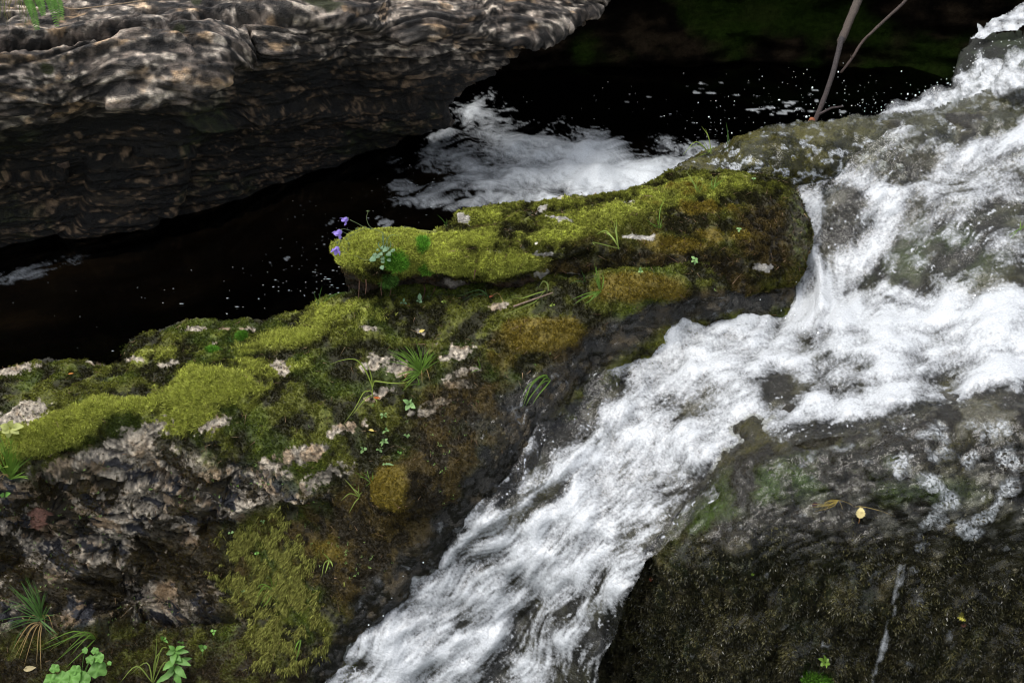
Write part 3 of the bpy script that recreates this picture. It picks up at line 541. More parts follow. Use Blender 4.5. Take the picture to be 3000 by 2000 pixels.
    col = mix(DK, OL, sstep(-.3, .2, n1*.5+n2+.3*n3)); col = mix(col, BR, sstep(.2, .7, bright+.4*n2+.15*n3)*.95)
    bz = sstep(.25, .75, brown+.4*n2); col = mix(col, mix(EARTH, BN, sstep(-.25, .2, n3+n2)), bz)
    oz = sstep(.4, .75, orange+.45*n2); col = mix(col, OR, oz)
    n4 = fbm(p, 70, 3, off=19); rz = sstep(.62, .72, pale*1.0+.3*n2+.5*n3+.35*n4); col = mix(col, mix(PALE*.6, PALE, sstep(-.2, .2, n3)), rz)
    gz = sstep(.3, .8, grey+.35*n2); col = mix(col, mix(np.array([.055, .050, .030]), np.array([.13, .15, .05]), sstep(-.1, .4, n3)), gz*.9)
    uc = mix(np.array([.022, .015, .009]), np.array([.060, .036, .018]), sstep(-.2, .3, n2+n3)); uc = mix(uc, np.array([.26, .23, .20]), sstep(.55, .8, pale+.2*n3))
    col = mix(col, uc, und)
    s.col, s.und, s.rz, s.bright, s.bz, s.oz, s.gz = col, und, rz, bright, bz, oz, gz
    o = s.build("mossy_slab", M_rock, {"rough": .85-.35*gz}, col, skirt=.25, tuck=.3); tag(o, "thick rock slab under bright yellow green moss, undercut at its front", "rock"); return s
S_slab = mossy_slab()

def right_boulder():
    poly = [(3420, 1040), (3000, 1050), (2600, 1110), (2300, 1170), (2050, 1240), (1900, 1430), (1800, 1600), (1780, 1760), (1720, 1960), (1690, 2160), (3420, 2160)]
    ctrl = [(3400, 1050, .35), (3000, 1055, .335), (2600, 1120, .235), (2350, 1200, .16), (2150, 1330, .105), (2050, 1250, .05), (1900, 1450, -.14), (1800, 1640, -.32), (2110, 1440, .02), (1970, 1600, -.10), (3000, 1170, .37), (2700, 1230, .30), (2500, 1270, .245), (2250, 1340, .165),
            (2500, 1430, .17), (2900, 1400, .255), (3400, 1400, .30), (2300, 1500, .09), (2500, 1570, .07), (2800, 1570, .11), (3200, 1570, .15), (2150, 1600, .0), (2500, 1680, None, 2.27), (2150, 1720, None, 2.34), (2850, 1680, None, 2.24), (3300, 1700, None, 2.20), (1950, 1700, None, 2.44),
            (2500, 1850, None, 2.25), (2150, 1850, None, 2.33), (2850, 1850, None, 2.21), (3300, 1850, None, 2.16), (1850, 1850, None, 2.52), (2500, 2130, None, 2.24), (2100, 2130, None, 2.33), (3000, 2130, None, 2.16), (1760, 2050, None, 2.66), (1850, 2130, None, 2.55)]
    s = Sheet(poly, ctrl, 3, 4, lam=3e-4); s.pos(); s.normals(); p = s.p; X, Y = s.X, s.Y
    n1 = fbm(p, 4, 4); n2 = fbm(p, 16, 4, off=5); n3 = fbm(p, 45, 3, off=2)
    wall = sstep(1480, 1800, Y+110*n1+70*n2)
    s.displace(n1*.028+n2*.012+(1-wall)*(fbm(p, 46, 3, off=12)*.007+fbm(p, 95, 2, off=2)*.003)+wall*(fbm(p, (24, 24, 11), 4, off=6)*.034+fbm(p, (10, 10, 4), 3, off=16)*.04))
    p = s.p
    green = blobs([(2330, 1400, 260, 60, -12, .9), (2700, 1440, 160, 40, 0, .7), (2080, 1520, 120, 60, -40, .8), (2020, 1660, 90, 40, 0, .8), (1800, 1850, 60, 120, 15, .8)], X, Y)
    grey = blobs([(2600, 1470, 330, 110, 0, .9), (2950, 1480, 260, 170, 0, 1), (2900, 1250, 400, 80, 0, .7)], X, Y)  # grey patches paint the wet top's sky sheen into the colour
    col = wetcol(p, X, Y, green, grey)
    wc = mix(np.array([.020, .017, .008]), np.array([.085, .070, .030]), sstep(-.2, .4, n2+.6*n3)); wc = mix(wc, np.array([.025, .040, .008]), .6*sstep(.1, .4, fbm(p, 5, 4, off=50)))
    col = mix(col, wc, wall); col = mix(col, np.array([.05, .11, .012]), sstep(.5, .9, blobs([(2390, 1985, 70, 40, 0)], X, Y)+.3*n3))
    s.col, s.wall = col, wall
    o = s.build("dark_boulder", M_wet, {"rough": .12+.2*wall+.06*sstep(0, .4, n2)}, col, skirt=.5); tag(o, "dark dripping boulder with a steep shaggy front beside the cascade", "rock"); return s
S_right = right_boulder()
# ------------------------------------------------------------------ splash behind the upper rock, second cascade, trickle
def back_ledge():
    poly = [(2700, 330), (2790, 235), (2830, 160), (2850, 118), (2920, 96), (3000, 70), (3080, 40), (3300, -60), (3300, 300), (3000, 330)]
    ctrl = [(2700, 330, None, 4.3), (2830, 160, None, 4.62), (2850, 118, None, 4.72), (3000, 70, None, 4.62), (3300, -50, None, 4.6), (3300, 280, None, 4.0), (3000, 300, None, 4.1), (2900, 200, None, 4.42), (3050, 150, None, 4.4)]
    s = Sheet(poly, ctrl, 4, 6); s.roll(26, .08, poly[1:8]); s.pos(); s.normals(); p = s.p
    s.displace(fbm(p, 4, 4)*.06+fbm(p, 14, 4)*.02); n = fbm(s.p, 9, 4)
    col = mix(np.array([.006, .007, .003]), np.array([.016, .026, .005]), sstep(-.2, .3, n))
    s.build("ledge_rock", M_wet, {"rough": .75}, col, skirt=.9); tag(s.obj, "dark green rock ledge at the far right behind the splash", "rock")
    poly = [(2835, 116), (2862, 96), (2866, 60), (2885, 78), (2930, 40), (2990, 14), (3080, -22), (3300, -120), (3300, -50), (3080, 42), (3000, 72), (2930, 96), (2880, 112)]
    c2 = [(2835, 116, None, 4.66), (2930, 40, None, 4.70), (2930, 96, None, 4.60), (3080, -20, None, 4.66), (3080, 42, None, 4.56), (3300, -120, None, 4.6), (3300, -50, None, 4.5)]
    s = Sheet(poly, c2, 3, 7); s.pos(); s.normals(); s.displace(fbm(s.p, (10, 10, 22), 4)*.02)
    s.build("cascade_water", M_stream, {"foam": np.clip(.62+.9*fbm(s.p, 26, 4), .05, 1)}, None, skirt=0); tag(s.obj, "small white spill of water at the top right edge", "water", kind="structure")
back_ledge()
def splash():
    poly = [(2560, 342), (2590, 315), (2625, 300), (2650, 296), (2690, 286), (2720, 274), (2755, 256), (2785, 246), (2800, 214), (2815, 198), (2832, 212), (2848, 192), (2852, 168), (2862, 150), (2872, 140), (2884, 152), (2892, 168), (2905, 178), (2920, 162), (2940, 178), (2955, 158), (2985, 150), (3010, 128), (3100, 100), (3300, 30), (3300, 230), (3000, 270), (2880, 306), (2750, 336), (2600, 352)]
    ctrl = [(2560, 340, None, 4.02), (2600, 350, None, 3.98), (2750, 330, None, 3.92), (2750, 256, None, 4.02), (2870, 150, None, 4.08), (2880, 300, None, 3.84), (3000, 260, None, 3.74), (3000, 140, None, 3.92), (3300, 30, None, 3.8), (3300, 230, None, 3.6)]
    s = Sheet(poly, ctrl, 2.6, 5); s.roll(16, .05, poly[:25]); s.pos(); s.normals(); q = s.p
    s.displace(fbm(q, (11, 11, 16), 4)*.035+fbm(q, (38, 38, 50), 3, ridge=True)*.010)
    s.build("splash_water", M_stream, {"foam": np.clip(.74+.9*fbm(q, 34, 4), .05, .95)*sstep(-2, 26, s.sd)}, None, skirt=0); tag(s.obj, "white splash thrown up behind the upper rock", "water", kind="structure")
splash()
def trickle():
    c = [(2648, 1650), (2640, 1690), (2628, 1740), (2618, 1780), (2604, 1830), (2588, 1890), (2566, 1950), (2545, 2020), (2535, 2080)]
    L = [(x-15-(i % 2)*3, y) for i, (x, y) in enumerate(c)]; R_ = [(x+12+(i % 3)*3, y) for i, (x, y) in enumerate(c)]
    s = Sheet(L+R_[::-1], None, 2.6, 4, tfun=lambda x, y: S_right.tf(x, y)-.030); s.pos(); s.normals(); q = s.p
    s.displace(fbm(q, (30, 30, 14), 4)*.014)
    s.build("trickle_water", M_stream, {"foam": np.clip(.14+1.1*fbm(q, (60, 60, 14), 4), 0, .7)*sstep(0, 12, s.sd)}, None, skirt=0); tag(s.obj, "thin pale trickle running down the dark boulder front", "water", kind="structure")
trickle()

# ------------------------------------------------------------------ picking points on the rocks
dg = bpy.context.evaluated_depsgraph_get(); dg.update()
CAM = np.array([0, 0, CAM_H]); FWD = np.array([0, cp, -sp])
def pick(px, py):
    r = ray(px, py); d = Vector(r/np.linalg.norm(r))
    ok, loc, nor, *_ = scene.ray_cast(dg, Vector(CAM), d)
    if not ok: return 4.5, np.array([0, 0, 1.])
    loc = np.array(loc); return float((loc-CAM)@FWD), np.array(nor)
class PM:
    def __init__(s): s.v, s.f, s.c = [], [], []
    def add(s, V, F, cols):
        b = len(s.v); s.v += [np.asarray(v, float) for v in V]; s.f += [tuple(i+b for i in f) for f in F]; s.c += [np.asarray(c, float) for c in cols]
    def build(s, name, mat, parent=None, base=None, smooth=True):
        base = np.zeros(3) if base is None else base
        me = bpy.data.meshes.new(name); me.from_pydata([tuple(v-base) for v in s.v], [], s.f); me.update()
        at = me.attributes.new("Col", 'FLOAT_COLOR', 'POINT'); a = np.ones((len(s.v), 4), np.float32); a[:, :3] = np.clip(np.array(s.c), 0, 1); at.data.foreach_set("color", a.ravel())
        at = me.attributes.new("rough", 'FLOAT', 'POINT'); at.data.foreach_set("value", np.full(len(s.v), .6, np.float32))
        me.polygons.foreach_set("use_smooth", np.full(len(me.polygons), smooth, bool)); me.materials.append(mat)
        o = bpy.data.objects.new(name, me); C.objects.link(o)
        if parent: o.parent = parent
        else: o.location = base
        return o
def nrm(v): return v/(np.linalg.norm(v)+1e-12)
def spline(pts, n):
    p = np.array(pts, float)
    if len(p) == 2: p = np.array([p[0], (p[0]+p[1])/2, p[1]])
    q = np.concatenate([[2*p[0]-p[1]], p, [2*p[-1]-p[-2]]]); out = []
    for s in np.linspace(0, len(p)-1-1e-6, n):
        i = int(s); u = s-i; a, b, c, d = q[i:i+4]
        out.append(.5*(2*b+(c-a)*u+(2*a-5*b+4*c-d)*u*u+(3*b-a-3*c+d)*u**3))
    return np.array(out)
def path3(pts, n=9, lift=.008, t0=None, dt=0., clamp=True):
    """photo polyline -> points in the place: starts on the surface, stays in front of it"""
    q = spline(pts, n); tb = pick(*pts[0])[0] if t0 is None else t0; out = []
    for i, (x, y) in enumerate(q):
        u = i/(n-1); t = tb+dt*u-.002
        if clamp: t = min(t, pick(x, y)[0]-lift*min(1, 3*u))
        out.append(t)
    out = np.array(out); k = out.copy()
    for i in range(1, n-1): k[i] = min(out[i], (out[i-1]+out[i]+out[i+1])/3)
    return P(q[:, 0], q[:, 1], k)
def blade(m, pts, w, c0, c1, taper=.85, fold=.25, side=None):
    n = len(pts); V, F, K = [], [], []
    for i, p in enumerate(pts):
        u = i/(n-1); tan = nrm(pts[min(i+1, n-1)]-pts[max(i-1, 0)]); view = nrm(CAM-p)
        sd_ = nrm(np.cross(tan, view)) if side is None else side; up = nrm(np.cross(sd_, tan))
        ww = w*.5*(min(1, .55+1.6*u) if u < .4 else 1)*(max(0, 1-((u-.3)/.7)**1.6) if u > .3 else 1)*taper+1e-4
        V += [p-sd_*ww, p-up*ww*fold, p+sd_*ww]; K += [c0*(1-u)+c1*u]*3
        if i: b = 3*(i-1); F += [(b, b+1, b+4, b+3), (b+1, b+2, b+5, b+4)]
    m.add(V, F, K)
def tube(m, pts, r0, r1, c0, c1=None, k=6, jit=0):
    c1 = c0 if c1 is None else c1; n = len(pts); V, F, K = [], [], []
    for i, p in enumerate(pts):
        u = i/(n-1); tan = nrm(pts[min(i+1, n-1)]-pts[max(i-1, 0)]); a = nrm(np.cross(tan, [.3, .2, .9])); b = np.cross(tan, a); r = r0+(r1-r0)*u
        for j in range(k):
            th = 2*math.pi*j/k; rr = r*(1+jit*random.uniform(-1, 1)); V.append(p+a*math.cos(th)*rr+b*math.sin(th)*rr); K.append(c0*(1-u)+c1*u)
        if i: F += [((i-1)*k+j, (i-1)*k+(j+1) % k, i*k+(j+1) % k, i*k+j) for j in range(k)]
    F += [tuple(range(k))[::-1], tuple(range((n-1)*k, n*k))]
    m.add(V, F, K)
def leaf(m, b, tip, w, col, nor=None, curl=.12, tooth=0, n=7):
    b, tip = np.asarray(b), np.asarray(tip); L = np.linalg.norm(tip-b); t = nrm(tip-b); nor = nrm(CAM-b) if nor is None else nor
    sd_ = nrm(np.cross(t, nor)); nor = np.cross(sd_, t); V, F, K = [], [], []
    for i in range(n):
        u = i/(n-1); ww = w*.5*math.sin(math.pi*min(1, u**.8*.97+.03))**.8*(1+(tooth*(1 if i % 2 else -1)))
        c = b+t*L*u+nor*curl*L*(math.sin(math.pi*u)*.6-u*u*.5)
        V += [c-sd_*ww+nor*ww*.25, c, c+sd_*ww+nor*ww*.25]; s_ = random.uniform(.92, 1.08); K += [col*s_, col*1.12*s_, col*s_*.95]
        if i: q = 3*(i-1); F += [(q, q+1, q+4, q+3), (q+1, q+2, q+5, q+4)]
    m.add(V, F, K)
def thing(name, base, label, cat, group=None):
    o = bpy.data.objects.new(name, None); o.empty_display_size = .05; C.objects.link(o); o.location = base
    return tag(o, label, cat, group)
MM = .001
FRESH = np.array([.12, .22, .025]); LIGHT = np.array([.24, .32, .06]); DEEP = np.array([.045, .10, .018]); STRAW = np.array([.36, .25, .10]); BLUEG = np.array([.11, .19, .10])

# ------------------------------------------------------------------ grass tufts
GRASS = [
 ((1233, 1091), [(1137, 1024), (1160, 1026), (1182, 1009), (1196, 1011), (1239, 1015), (1248, 1035), (1273, 1026), (1280, 1039), (1155, 1104), (1185, 1131), (1176, 1118), (1205, 1030), (1225, 1050), (1150, 1045), (1262, 1032), (1170, 1030), (1190, 1040), (1215, 1025), (1268, 1045)], 2.4, FRESH, "bushy fresh green grass tuft beside pale rock patches on the boulder", 3),
 ((1759, 851), [(1679, 893), (1710, 893), (1741, 770), (1754, 788), (1737, 797), (1695, 880), (1720, 888), (1765, 800), (1670, 880), (1748, 780)], 2.6, FRESH, "grass tuft with drooping blades below the slab beside the orange moss hump", 0),
 ((1815, 728), [(1799, 650), [(1815, 728), (1777, 677), (1745, 688)], [(1815, 728), (1740, 710), (1745, 719)], (1806, 640), [(1815, 728), (1790, 690), (1760, 678)]], 3.0, LIGHT, "pale arching grass on top of the mossy slab next to a white stone", 0),
 ((1435, 871), [[(1435, 871), (1402, 849), (1332, 873)], (1420, 840), [(1435, 871), (1390, 862), (1344, 889)], (1400, 846), [(1435, 871), (1410, 860), (1370, 880)]], 2.2, DEEP, "thin dark grass reaching left out of the undercut of the slab", 1),
 ((1607, 1110), [[(1607, 1110), (1596, 1098), (1560, 1120), (1531, 1195)], [(1607, 1110), (1590, 1100), (1545, 1130), (1531, 1159)], [(1612, 1112), (1598, 1106), (1570, 1140), (1549, 1172)], [(1612, 1114), (1590, 1120), (1555, 1160), (1540, 1190)], [(1610, 1110), (1580, 1106), (1550, 1140), (1528, 1180)], [(1614, 1112), (1600, 1130), (1575, 1160), (1560, 1185)]], 3.2, FRESH*.8, "combed grass bunch hanging down into the edge of the cascade", 0),
 ((1404, 1081), [(1402, 1043), (1384, 1070), (1379, 1092), (1398, 1055)], 2.0, FRESH*.8, "tiny grass sprig right of the pale rock patches on the boulder", 0),
 ((2080, 451), [(2067, 377), [(2080, 451), (2040, 415), (2000, 455)], [(2080, 451), (2050, 425), (2010, 440)], (2031, 469), (2095, 430), (2060, 410), [(2085, 451), (2075, 400), (2055, 370)]], 2.4, LIGHT*.9, "grass tuft at the left tip of the wet bubbly rock", 0),
 ((2134, 426), [(2127, 359), (2122, 440), (2132, 385)], 1.8, DEEP*1.2, "two upright grass blades on the crest of the wet bubbly rock", 0),
 ((2045, 562), [(2009, 500), (2013, 522), (2060, 530), (2049, 515), (2030, 530), (2020, 545), (2052, 540)], 2.2, LIGHT, "yellow green grass tuft where slab meets the wet rock", 0),
 ((2092, 556), [(2089, 522), (2075, 535), (2110, 530), (2127, 520), (2100, 515), (2070, 552)], 2.0, FRESH, "low grass tuft just right of the yellow green one on the slab", 0),
 ((1929, 670), [(1920, 629), [(1929, 670), (1935, 610), (1951, 580)], (1893, 643), (1938, 640), (1900, 655), (1942, 655)], 2.0, FRESH, "slim grass with one tall stalk on the middle of the slab top", 0),
 ((1304, 665), [(1281, 629), (1308, 640), (1299, 648)], 1.8, DEEP*1.1, "three short blades against the dark pool behind the slab", 0),
 ((120, 1813), [[(120, 1813), (60, 1770), (0, 1800)], (80, 1688), (27, 1710), (0, 1830), [(120, 1813), (60, 1850), (31, 1920)], (100, 1700), (170, 1858), (58, 1735), (5, 1760), (140, 1770), (20, 1840), (150, 1800), (60, 1700), (128, 1740), (95, 1745)], 2.4, DEEP*1.3, "large loose grass clump with upright dark blades at lower left", 4),
 ((118, 1822), [[(118, 1822), (90, 1840), (40, 1930)], [(120, 1822), (100, 1850), (70, 1950)], [(122, 1820), (112, 1860), (107, 1945)], [(118, 1820), (80, 1835), (30, 1915)], [(124, 1822), (118, 1870), (120, 1960)], [(116, 1822), (86, 1850), (55, 1930)]], 2.6, STRAW, "straw coloured dead grass hanging from the lower left clump", 0),
 ((277, 1871), [[(277, 1871), (230, 1860), (111, 1907)], [(277, 1871), (240, 1875), (147, 1950)], [(277, 1871), (215, 1848), (120, 1890)], [(279, 1871), (240, 1850), (150, 1900)], [(277, 1873), (250, 1900), (187, 1960)], [(280, 1870), (250, 1855), (170, 1930)], [(281, 1872), (262, 1860), (205, 1920)]], 3.6, FRESH*.9, "arching broad bladed grass below the bare rock face", 0),
 ((446, 1998), [(460, 1853), [(446, 1998), (470, 1905), (490, 1896)], [(446, 1998), (400, 1950), (350, 2000)], [(448, 1998), (430, 1940), (380, 1975)], [(448, 1998), (455, 1930), (478, 1900)], (437, 1950), [(450, 1998), (480, 1940), (500, 1950)]], 3.4, LIGHT*.75, "grass blades rising beside the leafy herb at the bottom", 0),
 ((803, 1728), [[(803, 1728), (770, 1725), (745, 1773)], [(803, 1728), (775, 1715), (750, 1750)], (790, 1685), [(803, 1728), (780, 1740), (760, 1780)], [(800, 1726), (770, 1710), (752, 1722)], (812, 1700), [(803, 1728), (785, 1760), (768, 1778)]], 2.2, FRESH, "small green grass tuft in the feathery yellow moss", 0),
 ((965, 1638), [[(965, 1638), (950, 1650), (942, 1690)], [(965, 1638), (960, 1655), (952, 1680)], (945, 1618), [(965, 1638), (972, 1650), (975, 1660)]], 3.0, LIGHT, "pale drooping grass sprig on the brown moss near the cascade", 0),
 ((882, 1872), [[(882, 1872), (876, 1900), (866, 1940)], [(880, 1872), (870, 1885), (862, 1910)]], 3.2, FRESH*1.1, "single hanging blade pair at the foot of the feathery moss", 0),
 ((1054, 1456), [(1009, 1403), [(1054, 1456), (1025, 1445), (1000, 1465)], [(1054, 1456), (1040, 1470), (1022, 1503)], (1050, 1420), (1035, 1430), (1062, 1440)], 2.4, LIGHT*.9, "spiky light grass left of the round orange moss bump", 0),
 ((1086, 1412), [(1035, 1380), (1075, 1375), (1095, 1395), (1050, 1395), (1062, 1382), (1092, 1380), (1070, 1425)], 1.8, FRESH*.8, "fine grass tuft right above the round orange moss bump", 0),
 ((30, 1400), [(0, 1275), (20, 1290), (45, 1300), (70, 1330), (10, 1320), (60, 1350), (35, 1280), (-15, 1300), (75, 1380), (50, 1370), (85, 1395), (-10, 1350), (25, 1310), (65, 1315)], 3.2, FRESH*1.2, "thick bright grass clump at the left edge of the boulder", 2),
 ((1596, 850), [[(1596, 850), (1570, 882), (1536, 897), (1469, 927)], [(1607, 852), (1603, 830), (1590, 824), (1578, 845)], [(1600, 852), (1575, 858), (1531, 873), (1505, 872)]], 3.6, LIGHT*.85, "long bent grass leaf lying across the twig under the slab", 0),
 ((1712, 826), [(1702, 790), [(1712, 826), (1690, 823), (1671, 832)], (1715, 800)], 1.8, DEEP, "short dark sprig in the crevice right of the undercut", 0),
 ((935, 893), [(920, 850), (944, 838), [(935, 893), (980, 862), (1010, 856)], (926, 872)], 1.8, DEEP*1.3, "few thin blades on the boulder crest left of the slab", 0),
 ((1225, 1130), [(1215, 1098), (1190, 1131), (1229, 1112), (1232, 1118)], 2.0, FRESH, "tiny grass sprig under the bushy tuft on the boulder", 0),
 ((680, 1005), [(668, 985), (676, 978), (690, 982), (660, 998)], 1.6, DEEP*1.3, "little grass sprig between two green moss cushions", 0),
 ((2985, 672), [(2962, 700), (2990, 645), (3005, 655), (2955, 690)], 2.2, FRESH, "green blades at the right edge above the cascade", 0),
]
def grass(base, tips, w, col, label, dry):
    if len(tips) >= 12: tips = list(tips)+[(t_[0]+random.gauss(0, 13), t_[1]+random.gauss(0, 13)) for t_ in tips if not isinstance(t_, list) for _ in range(2)]
    t, n_ = pick(*base); b3 = P(base[0], base[1], t); root = thing("grass_tuft", b3, label, "grass", "grass tufts on the rocks")
    m = PM(); md = PM()
    for i, tp in enumerate(tips):
        isl = isinstance(tp, list)
        if isl: pts = tp
        else:
            dx, dy = tp[0]-base[0], tp[1]-base[1]; L = math.hypot(dx, dy); b0 = (base[0]+random.uniform(-5, 5), base[1]+random.uniform(-3, 3))
            mid = (b0[0]+dx*.45+random.uniform(-.05, .05)*L, b0[1]+dy*.55-.08*L*(dy > -20)); pts = [b0, mid, tp]
        p3 = path3(pts, 9, .012, t0=t, dt=random.uniform(-.05, .03)); k = random.uniform(.75, 1.25)
        blade(m, p3, w*MM*random.uniform(.8, 1.2)*1.5, col*k*.9, col*k*1.25, fold=random.uniform(.15, .5))
    m.build("blades", M_plant, root, b3)
    if dry:
        for i in range(dry):
            a = random.uniform(-1, 1); q = (base[0]+a*55, base[1]+random.uniform(5, 45))
            blade(md, path3([base, (base[0]+a*30, base[1]-12), q], 8, .008, t0=t), w*MM, STRAW*.8, STRAW)
        md.build("dry_blades", M_dry, root, b3)
for g in GRASS: grass(*g)
def tall_grass():
    t, _ = pick(1092, 1161); t -= .012; b3 = P(1092, 1161, t); r = thing("grass_plant", b3, "lone long bladed grass plant with bent leaves on the boulder", "grass", "grass tufts on the rocks")
    G = np.array([.25, .33, .05])
    st = PM(); tube(st, path3([(1092, 1162), (1091, 1145), (1090, 1128)], 6, .01, t0=t), 1.6*MM, 1.5*MM, G); st.build("stem", M_plant, r, b3)
    for pts, w in (([(1090, 1131), (1078, 1100), (1065, 1076), (1050, 1058), (1032, 1051), (1000, 1055), (960, 1070)], 4.6), ([(1091, 1131), (1086, 1095), (1071, 1053)], 3.8), ([(1091, 1138), (1095, 1120), (1103, 1116), (1141, 1121), (1180, 1122), (1208, 1112)], 4.0),
                   ([(1092, 1158), (1088, 1145), (1078, 1145), (1063, 1152), (1040, 1195), (1005, 1243)], 3.8), ([(1090, 1162), (1080, 1160), (1060, 1180), (1032, 1216)], 3.6), ([(1094, 1165), (1104, 1175), (1103, 1182)], 2)):
        m = PM(); k = random.uniform(.85, 1.1); blade(m, path3(pts, 16, .02, t0=t, dt=-.03), w*MM*1.15, G*k, G*k*1.05, fold=.3); m.build("leaf", M_plant, r, b3)
tall_grass()

# ------------------------------------------------------------------ small leafy plants
def rosette(x, y, leaves, col, label, cat="plant", rise=8, group=None, name="seedling", stem=True):
    t, n_ = pick(x, y); b3 = P(x, y, t); r = thing(name, b3, label, cat, group); tt = t-.018
    if stem:
        m = PM(); tube(m, path3([(x, y), (x, y-rise*.5), (x, y-rise)], 5, .012, t0=t), .9*MM, .8*MM, col*.7); m.build("stem", M_plant, r, b3)
    for lx, ly, w in leaves:
        m = PM(); c0 = P(x+.12*lx, y-rise+.12*ly, tt); L = math.hypot(lx, ly)
        tl = min(tt+random.uniform(-.02, .01), pick(x+lx, y-rise+ly)[0]-.006); c1 = P(x+lx, y-rise+ly, tl)
        nn = nrm(nrm(CAM-c0)*.6+np.array([random.uniform(-.4, .4), random.uniform(-.3, .3), .6])); leaf(m, c0, c1, w*t/FPX, col*random.uniform(.82, 1.18), nn); m.build("leaf", M_plant, r, b3)
PALEG = np.array([.24, .40, .14]); MIDG = np.array([.12, .26, .05])
rosette(1200, 1192, [(-20, -14, 14), (-12, 18, 15), (12, -2, 12), (17, 12, 14), (6, -16, 8)], PALEG, "pale four leaved seedling near the cascade side of the boulder")
rosette(1124, 1222, [(-12, 0, 9), (10, -3, 9), (-8, 12, 9), (9, 9, 7)], PALEG*.8, "small round leaved seedling left above the narrow mossy ridge")
rosette(1130, 1268, [(-9, 10, 8), (9, 3, 8), (2, -9, 7)], PALEG*.75, "small seedling in dark moss right of the fallen yellow leaf")
rosette(1126, 1300, [(-10, 16, 9), (10, -8, 8), (-8, -6, 8), (12, 6, 8), (-14, 6, 7)], PALEG*.75, "cluster of small leaves in dark moss below the four leaved seedling")
rosette(1192, 1282, [(-10, 0, 9), (10, 2, 9), (3, 9, 7)], PALEG*.9, "three leaved light seedling in the middle of dark moss")
rosette(1064, 1325, [(-8, -8, 9), (12, -4, 11), (-7, 11, 10)], PALEG*.85, "pale seedling at the left of the brown mossy ridge")
rosette(1112, 1324, [(-10, 2, 9), (10, -4, 9), (7, 9, 8)], PALEG*.75, "low seedling with folded leaves above the orange bump")
rosette(1170, 1332, [(-6, 0, 10), (7, 4, 9)], MIDG*1.1, "single curled green seedling on brown moss")
rosette(1128, 1366, [(-8, 3, 8), (9, 1, 8), (26, 4, 7)], PALEG*.7, "flat seedling on top of the round orange bump")
rosette(2035, 770, [(-9, -12, 10), (9, -6, 9), (-9, 6, 9), (10, 8, 9), (0, 14, 8)], PALEG, "pale star shaped seedling on the brown right end of the slab")
rosette(2165, 680, [(-8, -4, 8), (8, -3, 8), (0, 8, 8)], PALEG*.9, "yellow green seedling near the wet right end of the slab")
rosette(1182, 894, [(-10, 3, 9), (2, -14, 7), (11, 4, 7)], BLUEG*1.3, "grey green seedling in the shade under the slab's left end")
rosette(1228, 890, [(2, -24, 12), (-9, 0, 8), (9, 4, 9), (10, -6, 6)], BLUEG*1.5, "taller pointed leaved seedling under the dark hollow of the slab")
rosette(1257, 878, [(-6, -2, 6), (6, -4, 6)], BLUEG, "smallest seedling under the slab right of the pointed one")
rosette(1300, 892, [(-8, 0, 7), (8, 1, 8), (2, -6, 7)], LIGHT, "yellowish leaf rosette on moss below the undercut")
rosette(1618, 902, [(-8, 2, 8), (8, 0, 8), (0, -8, 7)], LIGHT, "yellowish rosette right of the twig on the boulder")
rosette(1876, 804, [(0, -14, 9), (-7, 0, 7), (8, 0, 8)], PALEG*.9, "two leaf sprout in the crevice under the slab's brown end")
rosette(2208, 532, [(-6, -2, 7), (7, -2, 7)], PALEG, "pale twin leaf sprout beside grass at the slab's far end")
rosette(2418, 1948, [(-20, -12, 14), (-14, 10, 13), (14, 6, 13), (-4, -22, 12), (10, -12, 10), (4, 16, 7)], np.array([.20, .34, .05]), "bright green rosette on a moss spot at the dark boulder's foot")
rosette(626, 1858, [(-9, -6, 9), (8, -5, 8), (0, 10, 8)], MIDG*1.4, "light sprout at the dark crack below the bare rock face")
rosette(676, 1568, [(-9, 2, 9), (9, -2, 10)], PALEG*.8, "two round leaves at the top of the feathery moss")
rosette(770, 1534, [(-8, 0, 7), (7, -2, 7), (2, 7, 6)], PALEG*.65, "faint leaves above the feathery moss")
rosette(712, 1740, [(-6, 0, 7), (6, -3, 7)], PALEG*.65, "tiny sprout at the left rim of the feathery moss")
rosette(752, 1628, [(-7, 2, 8), (7, 0, 9), (0, -6, 6)], MIDG*1.5, "bright sprout in the upper feathery moss")
rosette(478, 1880, [(-8, -8, 12), (9, -2, 11), (14, 10, 8)], MIDG*1.3, "small round leaved sprout left of the leafy herb")
rosette(530, 1888, [(-10, 0, 9), (9, 4, 9)], MIDG, "dim sprout above the leafy herb")
rosette(594, 1918, [(-12, -8, 15), (13, -6, 13), (-2, 10, 10)], MIDG*1.4, "two leaved sprout on a long stalk right of the leafy herb", rise=20)
rosette(10, 1375, [(-22, 2, 16), (14, 0, 14)], LIGHT*.9, "pale leaf pair at the left edge beside the bright grass clump")
rosette(14, 1460, [(-14, -4, 16), (16, -8, 16)], MIDG*1.5, "roundish light leaves at the left edge above the pink stone")
rosette(2, 1498, [(-14, -4, 16), (10, -6, 16)], MIDG*1.5, "lower round leaf at the left edge above the pink stone")
rosette(30, 1262, [(-26, 12, 26), (40, -6, 24), (6, -24, 22), (-30, -8, 22), (26, 16, 22), (-8, 30, 18)], np.array([.42, .45, .14]), "pale yellow leafed sprig at the left edge on bare rock")
